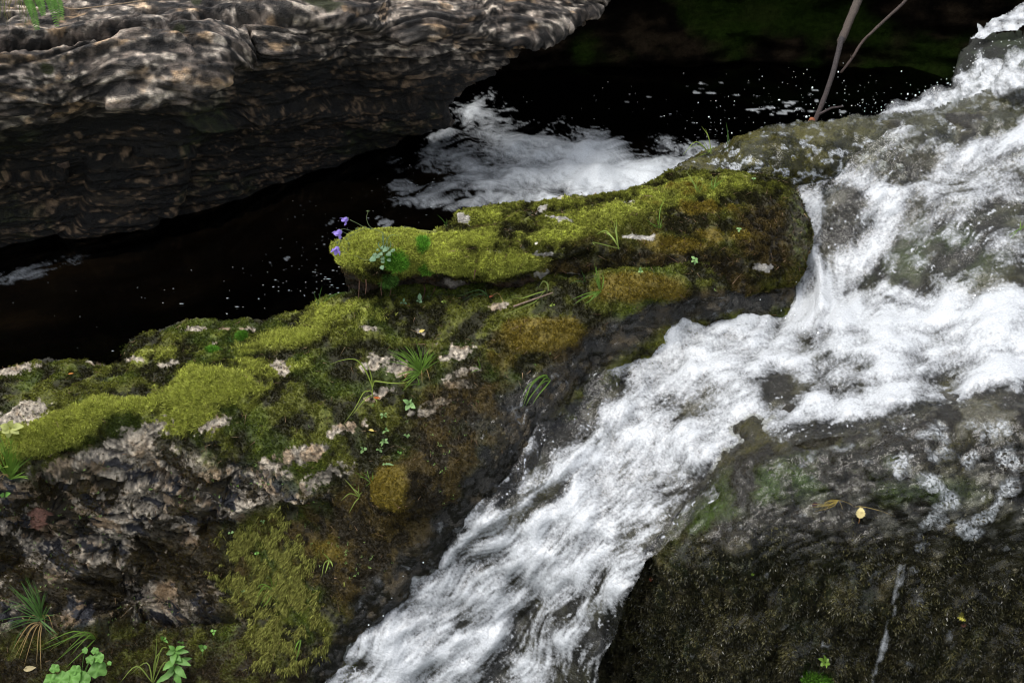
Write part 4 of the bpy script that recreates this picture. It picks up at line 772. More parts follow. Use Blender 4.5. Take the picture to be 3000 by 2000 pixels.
def herb():
    x, y = 505, 2000; t = pick(520, 1960)[0]-.05; b3 = P(x, y, t); r = thing("leafy_herb", b3, "upright herb with paired pointed leaves at the bottom left", "plant")
    st = PM(); pts = spline([(505, 2010), (515, 1960), (512, 1900)], 10); tube(st, P(pts[:, 0], pts[:, 1], np.full(10, t)), 1.6*MM, 1.1*MM, MIDG*.7); st.build("stem", M_plant, r, b3)
    for bx, by, tx, ty_, w in ((512, 1902, 494, 1890, 13), (514, 1902, 540, 1892, 13), (512, 1906, 486, 1916, 17), (514, 1908, 552, 1908, 18), (513, 1912, 506, 1946, 22), (514, 1930, 558, 1948, 20), (512, 1935, 476, 1962, 20), (514, 1950, 545, 1985, 22), (512, 1958, 480, 1990, 20), (514, 1970, 530, 2008, 20), (512, 1918, 530, 1936, 18), (513, 1940, 562, 1926, 16), (512, 1968, 455, 2000, 18), (510, 1946, 496, 1972, 16)):
        m = PM(); leaf(m, P(bx, by, t), P(tx, ty_, t+random.uniform(-.03, .0)), w*t/FPX, MIDG*random.uniform(.85, 1.3), nrm(np.array([random.uniform(-.3, .3), -.5, .9])), .15, .06, 9); m.build("leaf", M_plant, r, b3)
herb()
def round_herb():
    x, y = 235, 2000; t = pick(240, 1960)[0]-.04; b3 = P(x, y, t); r = thing("round_leaved_herb", b3, "herb with broad rounded lobed leaves in the lower left corner", "plant")
    for cx, cy, rr in ((286, 1962, 26), (288, 1926, 17), (262, 1932, 14), (208, 1985, 30), (180, 1990, 24), (240, 1992, 26), (160, 1958, 14), (222, 1962, 15), (278, 1906, 11), (320, 1942, 7), (150, 1992, 20), (248, 1905, 10)):
        st = PM(); q = spline([(235, 2015), ((235+cx)/2, (2010+cy)/2-8), (cx, cy+rr*.3)], 8); tube(st, P(q[:, 0], q[:, 1], np.full(8, t)), .9*MM, .7*MM, MIDG*.8); st.build("stalk", M_plant, r, b3)
        m = PM(); c = P(cx, cy, t-.012); nn = nrm(np.array([random.uniform(-.35, .35), -.65, .8])); e1 = nrm(np.cross(nn, [0, 0, 1.])); e2 = np.cross(nn, e1); k = 26; R0 = rr*t/FPX; col = MIDG*random.uniform(1.0, 1.4)
        V = [c]; K = [col*1.15]
        for rg in (.5, 1):
            for i in range(k):
                th = 2*math.pi*i/k; rad = R0*rg*(1+.10*math.cos(5*th)+.04*math.cos(15*th))*(1-.35*max(0, math.cos(th-math.pi/2))**8); V.append(c+e1*math.cos(th)*rad+e2*math.sin(th)*rad+nn*R0*(.10*rg*math.cos(5*th)-.12*rg*rg)); K.append(col*random.uniform(.93, 1.07))
        F = [(0, 1+i, 1+(i+1) % k) for i in range(k)]+[(1+i, 1+k+i, 1+k+(i+1) % k, 1+(i+1) % k) for i in range(k)]
        m.add(V, F, K); m.build("leaf", M_plant, r, b3)
round_herb()

# ------------------------------------------------------------------ harebell on the slab tip
def harebell():
    t = pick(1122, 735)[0]; b3 = P(1122, 735, t); r = thing("harebell", b3, "violet harebell with thin stalks leaning out over the black pool", "flower")
    SG = np.array([.15, .20, .09]); LIL = np.array([.40, .30, .80])
    def stalk(pts, r0=.9, r1=.6, dt=0, n=12):
        m = PM(); tube(m, path3(pts, n, .010, t0=t-.01, dt=dt), r0*MM, r1*MM, SG, SG*1.1, 5); m.build("stem", M_plant, r, b3)
    stalk([(1122, 735), (1124, 705), (1120, 682), (1092, 671), (1069, 666), (1046, 654), (1025, 644)], 1.1, .7, -.02, 20); stalk([(1069, 667), (1046, 680), (1032, 689), (1018, 694), (1015, 699)])
    stalk([(1044, 680), (1017, 673), (1006, 670), (1000, 675)]); stalk([(1092, 671), (1080, 659), (1075, 645), (1074, 635), (1078, 622)]); stalk([(1136, 728), (1134, 700), (1124, 684), (1100, 672)]); stalk([(1032, 689), (1015, 684), (1004, 679)], .7, .5)
    stalk([(1016, 742), (1004, 738), (992, 735)], .8, .6); stalk([(1010, 738), (1008, 726), (999, 722)], .7, .5); stalk([(1022, 735), (1022, 722), (1022, 716)], .7, .5); stalk([(990, 726), (990, 718), (990, 712)], .7, .5); stalk([(992, 724), (994, 716), (997, 709)], .7, .5)
    stalk([(1120, 748), (1090, 758), (1068, 761), (1050, 752), (1038, 748)], .8, .5)
    u = 1.25*t/FPX
    def flower(x, y, R_, ax, tt):
        c = P(x, y, tt); ax = nrm(np.array(ax, float)); e1 = nrm(np.cross(ax, [.1, .9, .3])); e2 = np.cross(ax, e1); k = 40
        prof = [(-.95, .16), (-.85, .42), (-.5, .62), (0, .70), (.35, .80), (.7, 1.0), (1.0, 1.22)]; V, K, F = [], [], []
        for j, (h, rd) in enumerate(prof):
            for i in range(k):
                th = 2*math.pi*i/k; lobe = .5+.5*math.cos(5*th); cut = max(0, (j-3)/3); hh = h-(1-lobe**.6)*cut*.85; q = rd*(1+.06*math.cos(5*th)); V.append(c+R_*u*(ax*hh+q*(e1*math.cos(th)+e2*math.sin(th)))); K.append(LIL*(.80+.3*j/6)*(.9+.15*lobe))
            if j: F += [((j-1)*k+i, (j-1)*k+(i+1) % k, j*k+(i+1) % k, j*k+i) for i in range(k)]
        m = PM(); m.add(V, F, K); f = m.build("bloom", M_petal, r, b3)
        cx = PM(); tube(cx, np.array([c-ax*R_*u*1.25, c-ax*R_*u*1.05, c-ax*R_*u*.85]), 1.3*MM, 2.2*MM, SG*.9, k=7)
        for i in range(5):
            th = 2*math.pi*i/5; d_ = e1*math.cos(th)+e2*math.sin(th); blade(cx, np.array([c-ax*R_*u*.95+d_*R_*u*q+ax*R_*u*z for q, z in ((.15, 0), (.5, .12), (.8, .15))]), 1.2*MM, SG, SG)
        o = cx.build("calyx", M_plant, r, b3); o.parent = f
    flower(1011, 645, 8.6, (-.75, -.35, -.42), t-.03); flower(992, 683, 10, (-.6, -.45, -.6), t-.03); flower(986, 732, 9.2, (-.25, -.75, -.5), t-.03)
    for x, y in ((1078, 620), (1015, 701), (988, 711), (997, 707), (1022, 714), (1046, 671)):
        c = P(x, y, t-.02); m = PM(); tube(m, np.array([c+np.array([0, 0, -3])*MM, c, c+np.array([0, 0, 4])*MM]), 1.4*MM, 1.8*MM, SG*.9, SG*1.2, 7)
        for i in range(5):
            th = 2*math.pi*i/5+x; d_ = np.array([math.cos(th), .5*math.sin(th), .35]); blade(m, np.array([c, c+d_*4*MM, c+d_*8*MM]), 1.4*MM, SG, SG*1.3)
        m.build("bud", M_plant, r, b3)
    for pts, w in (([(1124, 733), (1122, 700), (1120, 684)], 4.5), ([(1122, 735), (1110, 742), (1100, 755)], 4), ([(1118, 732), (1108, 715), (1114, 706)], 4), ([(1125, 735), (1140, 692), (1172, 690)], 2.5), ([(1138, 730), (1145, 718), (1143, 704)], 4)):
        m = PM(); blade(m, path3(pts, 9, .012, t0=t-.01), w*MM, BLUEG, BLUEG*1.2); m.build("leaf", M_plant, r, b3)
    for x, y, rr, lx in ((1117, 722, 11, .4), (1122, 730, 13, 0), (1131, 726, 8, .2), (1133, 741, 13, .3), (1086, 754, 16, .4), (1101, 750, 12, 0), (1116, 755, 10, .2), (1118, 762, 9, .5), (1145, 733, 9, 0), (1150, 731, 7, 0), (1136, 758, 9, .6), (1118, 778, 10, 1.2), (1095, 742, 9, .8), (1112, 742, 9, .3), (1103, 730, 6, 0)):
        tt = pick(x, y)[0]-.016; c = P(x, y, tt); q = P(x+rr*math.cos(lx)*1.0, y+rr*math.sin(lx)*.9+4, tt-.006); m = PM(); leaf(m, c, q, rr*1.15*u, BLUEG*random.uniform(1.0, 1.45), nrm(np.array([random.uniform(-.3, .3), -.6, .8])), .1, .05); m.build("leaf", M_plant, r, b3)
harebell()

# ------------------------------------------------------------------ fern at the top left
def fern():
    t = pick(120, 40)[0]-.12; b3 = P(130, -40, t); r = thing("fern", b3, "light green fern hanging over the rock at the top left corner", "fern")
    FG = np.array([.13, .27, .05])
    for pts, wd in (([(125, -30), (165, -2), (180, 62)], 26), ([(120, -30), (150, 10), (168, 82)], 20), ([(80, -20), (95, 30), (110, 90)], 22), ([(90, -30), (115, 0), (128, 48)], 22), ([(60, -30), (80, 0), (90, 40)], 18), ([(100, -40), (140, -20), (150, 30)], 24)):
        m = PM(); q = path3(pts, 22, .01, t0=t, dt=-.06, clamp=False); tube(m, q, .8*MM, .4*MM, FG*.8, k=4)
        for i in range(2, 21):
            uu = i/21; L = wd*t/FPX*math.sin(math.pi*min(1, .25+.75*(1-uu)))**.7*(1-.55*uu); tan = nrm(q[i+1 if i < 21 else 21]-q[i-1]); vd = nrm(CAM-q[i]); sd_ = nrm(np.cross(tan, vd))
            for sg in (-1, 1): leaf(m, q[i], q[i]+(sd_*sg*.92+tan*.4+np.array([0, 0, -.12]))*L, L*.34, FG*random.uniform(.8, 1.25), vd, .05, .18, 6)
        m.build("frond", M_plant, r, b3)
fern()
def corner_grass():
    t = pick(40, 60)[0]-.03; b3 = P(30, 0, t); r = thing("hanging_grass", b3, "dry drooping grass beside the fern in the top left corner", "grass"); m = PM()
    for i in range(40):
        x = random.uniform(-40, 95); k = random.random(); blade(m, path3([(x, -30), (x+random.uniform(-10, 10), 5), (x+random.uniform(-25, 15), random.uniform(30, 100))], 7, .01, t0=t), 2.2*MM, mix(FRESH*.5, STRAW*.5, k), mix(FRESH*.7, STRAW*.6, k))
    m.build("blades", M_plant, r, b3)
corner_grass()

# ------------------------------------------------------------------ sticks, twigs, roots, fallen leaves
def stick(name, pts, r0, r1, col, col2, label, cat, t0=None, dt=0, n=24, knots=(), mat=None, clamp=False):
    q = path3(pts, n, .004, t0=t0, dt=dt, clamp=clamp); b3 = q[-1]; m = PM(); tube(m, q, r0, r1, col, col2, 9, .10)
    for i, L, dx in knots: tube(m, np.array([q[i], q[i]+np.array([dx, -.2, .5])*L]), r1*.8, r1*.3, col, k=5)
    o = m.build(name, mat or M_bark, None, b3); return o
q1 = stick("dead_trunk", [(2570, -160), (2518, -10), (2494, 50), (2470, 108), (2462, 122)], .020, .015, np.array([.08, .062, .048]), np.array([.06, .042, .03]), "", "", t0=4.95, dt=-.25)
root = q1; tag(root, "broken grey brown tree branch standing in the stream at top right", "branch")
m = PM(); qq = path3([(2466, 112), (2452, 170), (2432, 240), (2410, 300), (2388, 352), (2376, 372)], 20, .01, t0=4.70, dt=-.35, clamp=False); tube(m, qq, .011, .009, np.array([.03, .022, .022]), np.array([.035, .018, .012]), 8, .08)
tube(m, np.array([qq[14], qq[14]+np.array([.05, 0, .03]), qq[14]+np.array([.09, -.02, .045])]), .006, .003, np.array([.07, .05, .05]))
o = m.build("bare_wood", M_wet, root, np.array(root.location)); o["label"] = "dark wet lower end with its bark stripped off"
m = PM(); a_ = P(2380, 350, 4.34); tube(m, np.array([a_, P(2374, 362, 4.33), P(2366, 374, 4.32)]), .012, .009, np.array([.30, .09, .03]), k=8); o = m.build("split_end", M_bark, root, np.array(root.location)); o["label"] = "orange splintered tip"
tag(stick("thin_branch", [(2700, -70), (2655, 0), (2600, 52), (2560, 90), (2525, 125), (2500, 165), (2478, 195), (2464, 212)], .007, .005, np.array([.06, .042, .034]), np.array([.06, .034, .026]), "", "", t0=4.9, dt=-.25, knots=((12, .04, .4), (17, .03, -.3))), "thin reddish brown branch slanting beside the thicker broken one", "branch")
tag(stick("twig", [(1504, 898), (1560, 878), (1620, 857)], .0032, .0024, np.array([.26, .18, .13]), np.array([.20, .14, .10]), "", "", t0=pick(1504, 898)[0]-.004, dt=-.01, n=14), "short pinkish brown twig lying on moss under the slab", "twig")
tag(stick("dry_stem", [(160, 8), (195, 24), (225, 27), (320, 16), (420, 2), (470, -8)], .0022, .0018, np.array([.34, .24, .14]), np.array([.28, .20, .12]), "", "", t0=pick(200, 24)[0]-.02, n=26, clamp=True), "long thin dry stem lying across the cliff top by the fern", "twig")
for i, (pts, w, lb) in enumerate((([(1243, 835), (1245, 850), (1240, 872), (1228, 892)], 3.2, "forked reddish root hanging in the middle of the undercut"), ([(1275, 842), (1270, 855), (1262, 868)], 2.0, "thin root right of the forked one in the undercut"), ([(1146, 820), (1146, 845), (1142, 868)], 1.6, "fine root under the slab's bright left end"), ([(1118, 822), (1116, 845), (1118, 866)], 1.8, "hairy brown root strand below the green cushion"), ([(1072, 818), (1073, 840), (1070, 862)], 2.2, "brown root strand near the slab's left tip"), ([(1053, 822), (1052, 848), (1050, 874)], 1.8, "leftmost dangling root at the slab tip"), ([(1393, 790), (1390, 806), (1388, 818)], 2.4, "short root tuft below the bright moss rim"))):
    tag(stick("root", pts, w*MM, w*.45*MM, np.array([.12, .055, .028]), np.array([.10, .05, .025]), "", "", t0=pick(*pts[0])[0]-.004, n=10, clamp=True), lb, "root", "roots hanging under the slab")
def fallen(x, y, L, w, ang, col, label, tooth=.0, stalk=12):
    t, n_ = pick(x, y); a = math.radians(ang); nn = nrm(n_+np.array([0, -.3, .5])); m = PM(); c = P(x, y, t)+nn*.004
    ri = np.array([1, 0, 0.]); upv = nrm(np.cross(nn, ri)); upv = upv if upv[2] > 0 or upv[1] > 0 else -upv; d_ = ri*math.cos(a)+upv*math.sin(a); k = t/FPX
    r = thing("fallen_leaf", c, label, "leaf", "fallen leaves on the rocks"); leaf(m, c-d_*L*.5*k, c+d_*L*.5*k, w*k, col, nn, .1, tooth, 11); m.build("leaf_blade", M_dry, r, c)
    if stalk: m = PM(); b = c-d_*L*.5*k; tube(m, np.array([b, b-d_*stalk*.5*k+nn*.002, b-d_*stalk*k]), .8*MM, .6*MM, np.array([.30, .14, .05]), k=5); m.build("stalk", M_dry, r, c)
YEL = np.array([.62, .50, .15])
fallen(2520, 1500, 34, 26, 80, np.array([.66, .55, .25]), "large pale yellow birch leaf on the wet top of the dark boulder", .14, 16)
fallen(2812, 1805, 38, 24, -40, np.array([.60, .55, .10]), "jagged bright yellow leaf stuck on the dark boulder's front", .22, 10)
fallen(2822, 1828, 18, 12, 10, np.array([.10, .045, .03]), "dark red leaf just below the jagged yellow one", 0, 0)
fallen(1084, 1262, 22, 10, 160, YEL, "small yellow leaf in dark moss on the boulder", 0, 10)
fallen(1104, 1165, 20, 7, 175, np.array([.45, .12, .03]), "orange leaf at the foot of the long bladed grass", 0, 0)
fallen(1237, 969, 18, 9, 20, YEL*1.05, "yellow leaf on green moss below the slab", .05, 0)
fallen(1572, 713, 12, 8, 30, np.array([.7, .66, .55]), "white scrap of leaf on the slab's bright rim", 0, 0)
fallen(88, 1957, 36, 16, 10, np.array([.40, .33, .18]), "pale tan leaf between grasses in the lower left corner", .05, 0)
fallen(1193, 1100, 18, 7, 40, np.array([.25, .10, .06]), "brown leaf under the bushy grass tuft", 0, 0)
fallen(1908, 1694, 16, 10, 100, np.array([.22, .06, .03]), "red brown leaf on the dark boulder near the cascade", 0, 0)
fallen(2270, 1888, 24, 13, 55, np.array([.24, .22, .26]), "greyish wet leaf low on the dark boulder", 0, 0)
fallen(2272, 1902, 13, 8, 5, np.array([.20, .08, .06]), "small reddish leaf touching the greyish wet one", 0, 0)
fallen(2202, 1680, 11, 9, 0, np.array([.22, .34, .05]), "round green leaf on the dark boulder's upper rim", 0, 0)
fallen(1440, 868, 14, 6, 20, np.array([.28, .09, .04]), "rust coloured leaf where dark grass leaves the undercut", 0, 0)
fallen(208, 1096, 16, 6, 10, np.array([.42, .18, .04]), "orange leaf on the flat shore moss by the pool", 0, 0)
fallen(2388, 1478, 20, 12, 40, np.array([.03, .015, .02]), "dark snail like seed husk left of the straw on the boulder", 0, 0)
def straw():
    t = pick(2440, 1470)[0]-.008; b3 = P(2455, 1465, t); r = thing("straw_wisp", b3, "tangled yellow straw beside the pale birch leaf", "straw"); m = PM()
    for i in range(12): blade(m, path3([(2457, 1464), (2430+random.uniform(-12, 12), 1470+random.uniform(-6, 14)), (2380+random.uniform(-10, 40), 1486+random.uniform(-12, 14))], 10, .004, t0=t), 1.5*MM, np.array([.24, .18, .04]), np.array([.22, .17, .05]))
    for pts in ([(2457, 1464), (2465, 1480), (2468, 1492)], [(2498, 1484), (2530, 1484), (2580, 1496), (2622, 1512)], [(2457, 1463), (2490, 1475), (2500, 1484)]): blade(m, path3(pts, 12, .004, t0=t), 1.5*MM, np.array([.34, .26, .08]), np.array([.30, .23, .10]))
    m.build("strands", M_dry, r, b3)
straw()
def stone(x, y, rx, ry, col, label, sink=.3):
    t = pick(x, y)[0]; n = 24; th, ph = np.meshgrid(np.linspace(0, 2*math.pi, n), np.linspace(0, math.pi, n//2)); k = t/FPX
    d = np.stack([np.cos(th)*np.sin(ph), np.sin(th)*np.sin(ph), np.cos(ph)], -1); p = d*(1+.35*fbm(d*1.0+x, 1.4, 3)[..., None])*np.array([rx*k, rx*k*.8, ry*k]); c = P(x, y, t+rx*k*sink)
    i, j = np.meshgrid(np.arange(n-1), np.arange(n//2-1)); q = (j*n+i).ravel(); F = np.stack([q, q+1, q+n+1, q+n], -1)
    cc = mix(col*.6, col*1.15, sstep(-.2, .3, fbm(p+c, 60, 4))); o = mesh_np("stone", (p).reshape(-1, 3), F, M_rock, {"rough": np.full(p[..., 0].size, .8)}, cc.reshape(-1, 3)); o.location = c; tag(o, label, "stone")
stone(118, 1508, 34, 36, np.array([.36, .18, .13]), "rounded pinkish red stone wedged in the bare rock face")
stone(185, 478, 20, 18, np.array([.16, .11, .08]), "round brown stone stuck in the shaded cliff")

# ------------------------------------------------------------------ moss: leafy shoots over the rocks
def tufts(c, n, col, size, k=5, spread=(.25, 1.15), width=.34, lean=None, jit=.3):
    """k small pointed leaves round each shoot; returns verts, tris, colours"""
    N = len(c); up = n.copy(); up[:, 2] += .45
    if lean is not None: up = up*(1-lean[1])+lean[0]*lean[1]
    up /= np.linalg.norm(up, axis=1, keepdims=True); r0 = rng.standard_normal((N, 3)); e1 = np.cross(up, r0); e1 /= np.linalg.norm(e1, axis=1, keepdims=True); e2 = np.cross(up, e1)
    V = np.zeros((N, k, 3, 3), np.float32); K = np.zeros((N, k, 3, 3), np.float32); cj = col*rng.uniform(1-jit, 1+jit, (N, 1))
    for j in range(k):
        th = 2*math.pi*j/k+rng.uniform(-.5, .5, N); ph = rng.uniform(*spread, N)*(0.25 if j == 0 else 1); rad = e1*np.cos(th)[:, None]+e2*np.sin(th)[:, None]; sd_ = -e1*np.sin(th)[:, None]+e2*np.cos(th)[:, None]
        L = (size*rng.uniform(.7, 1.3, N))[:, None]; tip = c+(up*np.cos(ph)[:, None]+rad*np.sin(ph)[:, None])*L; b = c+rad*L*.06; w = L*width
        V[:, j, 0] = b-sd_*w*.5; V[:, j, 1] = b+sd_*w*.5; V[:, j, 2] = tip; K[:, j, 0] = cj*.8; K[:, j, 1] = cj*.8; K[:, j, 2] = cj*1.15
    V = V.reshape(-1, 3); return V, np.arange(len(V)).reshape(-1, 3), K.reshape(-1, 3)
def pickv(s, w, num):
    w = np.where(s.mask & (s.sd > 2), np.clip(w, 0, 1), 0); area = np.linalg.norm(np.cross(s.du, s.dv), axis=-1); w = w*np.minimum(area, np.percentile(area[s.mask], 95)); w = w.ravel()/w.sum()
    i = rng.choice(w.size, num, p=w); ju, jv = rng.uniform(-.6, .6, (2, num, 1)); n = s.n.reshape(-1, 3)[i]
    return i, s.p.reshape(-1, 3)[i]+s.du.reshape(-1, 3)[i]*ju+s.dv.reshape(-1, 3)[i]*jv-n*.001, n
def lift(c, i): return c*rng.choice([.55, .9, 1.25, 1.6], len(i), p=[.25, .3, .3, .15])[:, None]
def moss(name, s, w, num, size, label, colf=None, mat=None, kind="stuff", **kw):
    i, c, n = pickv(s, w, num); col = s.col.reshape(-1, 3)[i]; col = col if colf is None else colf(col, i)
    sz = size(i) if callable(size) else np.full(num, size)
    V, F, K = tufts(c, n, col, sz, **kw); o = mesh_np(name, V, F, mat or M_moss, None, K, smooth=False); tag(o, label, "moss", kind=kind)
for s in (S_left, S_slab, S_cliff, S_right, S_up): s.normals()
wl_ = (1-S_left.rz*.90)*(1-S_left.wet)*(1-.80*S_left.face)*np.clip(1-sstep(1840, 1960, S_left.Y)*.3, 0, 1)*(1-.5*S_left.bz)
patch = sstep(-.42, .02, fbm(S_left.p, 16, 3, off=70)+.3*fbm(S_left.p, 40, 2)+.35*S_left.bright)
moss("moss", S_left, wl_*(.10+.90*patch), 115000, lambda i: .0068+.0035*S_left.bright.ravel()[i], "carpet of yellow green and olive moss over the large boulder", colf=lift, width=.42)
ws_ = (1-S_slab.rz)*(1-.92*S_slab.und)*(1-.75*S_slab.gz)*(1-.3*S_slab.bz); ps = sstep(-.42, .02, fbm(S_slab.p, 18, 3, off=70)+.3*fbm(S_slab.p, 42, 2)+.4*S_slab.bright)
moss("moss", S_slab, ws_*(.08+.92*ps), 62000, lambda i: .0068+.0035*S_slab.bright.ravel()[i], "bright cushion of moss covering the slab top", colf=lift, width=.42)
# feathery moss hanging at the lower left of the cascade
fw = blobs([(800, 1680, 120, 150, 10, 1), (840, 1830, 110, 120, 0, 1), (700, 1590, 60, 50, 0, .8), (780, 1930, 90, 60, 0, .6), (900, 1740, 50, 110, 0, .7), (730, 1740, 50, 120, 0, .6)], S_left.X, S_left.Y)+.3*fbm(S_left.p, 14, 4)
moss("feather_moss", S_left, sstep(.3, .8, fw+.35*fbm(S_left.p, 7, 3, off=90))*sstep(-.1, .2, fbm(S_left.p, 22, 3, off=4)), 8000, .017, "yellowish feathery moss hanging in strands left of the cascade foot", colf=lambda c, i: mix(np.array([.085, .075, .02]), np.array([.34, .36, .09]), rng.uniform(0, 1, len(i))), k=5, spread=(.3, 1.0), width=.22, lean=(np.array([.0, -.35, -1.0]), .62))
fm = sstep(.45, .9, S_left.bright+.3*fbm(S_left.p, 12, 3, off=14))
moss("feather_moss", S_left, fm*(1-S_left.rz), 5200, .015, "longer pale green fronds on the brightest mounds of the boulder", colf=lambda c, i: mix(np.array([.24, .27, .04]), np.array([.50, .53, .12]), rng.uniform(0, 1, len(i))), k=4, spread=(.4, 1.1), width=.2, lean=(np.array([-.5, -.5, .1]), .3))
fs = sstep(.5, .9, S_slab.bright+.3*fbm(S_slab.p, 12, 3, off=14))
moss("feather_moss", S_slab, fs*(1-S_slab.und)*(1-S_slab.rz), 2600, .013, "longer pale green fronds on the slab's bright moss", colf=lambda c, i: mix(np.array([.24, .27, .04]), np.array([.50, .53, .12]), rng.uniform(0, 1, len(i))), k=4, spread=(.4, 1.1), width=.2, lean=(np.array([-.4, -.5, .0]), .3))
moss("tiny_leaves", S_left, (S_left.bz*.8+.10+S_left.face*.5)*(1-S_left.wet)*(S_left.X > 0)*sstep(.0, .3, fbm(S_left.p, 7, 3, off=99)), 330, .0075, "scattered tiny light green leaflets among brown moss", colf=lambda c, i: mix(np.array([.14, .26, .05]), np.array([.30, .42, .14]), rng.uniform(0, 1, len(i))), mat=M_plant, k=4, spread=(.7, 1.4), width=.65)
def litter(s, w, num, label):
    i, c, n = pickv(s, w, num); r0 = rng.standard_normal((num, 3)); d = np.cross(n, r0); d /= np.linalg.norm(d, axis=1, keepdims=True); d += n*rng.uniform(-.1, .25, (num, 1)); e = np.cross(n, d); L = rng.uniform(.004, .016, (num, 1))*np.where(rng.uniform(0, 1, (num, 1)) > .9, 2.2, 1); W = rng.uniform(.0006, .0014, (num, 1)); c = c+n*.005
    V = np.stack([c-d*L-e*W, c-d*L*.9+n*.002, c+d*L, c-d*L+e*W], 1).astype(np.float32); b = np.arange(num)[:, None]*4; F = np.concatenate([b+[0, 1, 2], b+[1, 3, 2]]); col = np.repeat(mix(np.array([.10, .055, .03]), np.array([.36, .25, .15]), rng.uniform(0, 1, num)**2), 4, 0)
    tag(mesh_np("plant_litter", V.reshape(-1, 3), F, M_dry, None, col, smooth=False), label, "litter", kind="stuff")
litter(S_left, (1-S_left.wet)*(1-.4*S_left.face), 900, "dead needles, stems and bits of twig strewn on the boulder moss")
litter(S_slab, (1-S_slab.und), 420, "dead needles and stem bits strewn on the slab moss")
# brown rootlets over the steep bare face, dark wet shag on the right boulder
moss("brown_moss", S_left, np.maximum(S_left.face*sstep(.0, .25, fbm(S_left.p, 8, 4, off=33)), sstep(1800, 1900, S_left.Y)*(S_left.X < 800)*.9), 26000, .008, "dry brown moss threads over the bare rock face", colf=lambda c, i: mix(np.array([.045, .028, .014]), np.array([.085, .075, .016]), rng.uniform(0, 1, len(i))**2), k=4, width=.2, spread=(.4, 1.3), lean=(np.array([0, -.3, -1.]), .35))
moss("brown_moss", S_left, sstep(.25, .7, S_left.bz+.2*S_left.oz)*(1-S_left.wet), 42000, .0048, "thin brown and orange moss film along the cascade margin", k=4, width=.3)
M_shag = plant_material("wet_moss_leaf", .28, .1, .6)
moss("wet_moss", S_right, sstep(1500, 1800, S_right.Y+60*fbm(S_right.p, 5, 3))*(.25+.75*sstep(-.15, .25, fbm(S_right.p, 10, 4, off=1))), 38000, .0105, "dark glistening wet moss on the steep boulder front", colf=lambda c, i: mix(np.array([.028, .026, .013]), np.array([.125, .115, .045]), np.clip(rng.uniform(0, 1, len(i))**2*(1+2.2*fbm(S_right.p.reshape(-1, 3)[i], 9, 3)), 0, 1)), mat=M_shag, k=4, width=.36, spread=(.5, 1.3), lean=(np.array([0, -.3, -1.]), .45))
moss("wet_moss", S_up, (1-S_up.film)*sstep(-.2, .2, fbm(S_up.p, 10, 3)), 16000, .005, "flattened olive moss under the water film of the upper rock", mat=M_shag, k=4)
def cushion(x, y, rx, ry, col, label, needle=.012, num=700):
    t, n_ = pick(x, y); k = t/FPX; n_ = nrm(n_+np.array([0, -.3, .3])); e1 = nrm(np.cross(n_, [0, 1., .2])); e2 = np.cross(n_, e1); c0 = P(x, y, t)
    a = rng.uniform(0, 2*math.pi, num); q = np.sqrt(rng.uniform(0, 1, num)); h = np.sqrt(1-q*q*.95)
    c = c0+e1*(np.cos(a)*q*rx*k)[:, None]+e2*(np.sin(a)*q*ry*k)[:, None]+n_*(h*min(rx, ry)*k*.45-.008)[:, None]; n = e1*(np.cos(a)*q)[:, None]+e2*(np.sin(a)*q)[:, None]+n_*(h*1.1)[:, None]
    V, F, K = tufts(c, n, np.tile(col, (num, 1))*rng.choice([.45, .9, 1.3, 1.7], (num, 1)), np.full(num, needle*1.25)*rng.uniform(.7, 1.3, num), k=4, spread=(.1, 1.0), width=.15)
    o = mesh_np("moss_cushion", V-c0, F, M_moss, None, K, smooth=False); o.location = c0; tag(o, label, "moss", "round green moss cushions")
GC = np.array([.115, .270, .030])
cushion(1162, 762, 32, 30, GC*1.2, "vivid green spiky moss cushion beside the harebell leaves", .011, 900)
cushion(1232, 718, 22, 26, GC*1.1, "green moss cushion on the slab right of the harebell")
cushion(1245, 778, 20, 26, GC*.8, "grey green hanging moss tuft on the slab's front rim")
cushion(1140, 815, 26, 24, GC*.7+.02, "long fringed moss tuft at the lower edge of the slab tip")
cushion(626, 1027, 20, 15, GC, "round dark green moss cushion on the boulder's shore side", .009)
cushion(704, 988, 22, 13, GC*.9, "oval green moss cushion farther right on the boulder's crest", .009)
cushion(2395, 1990, 44, 26, GC*.7, "bright moss spot at the very foot of the dark boulder", .009)

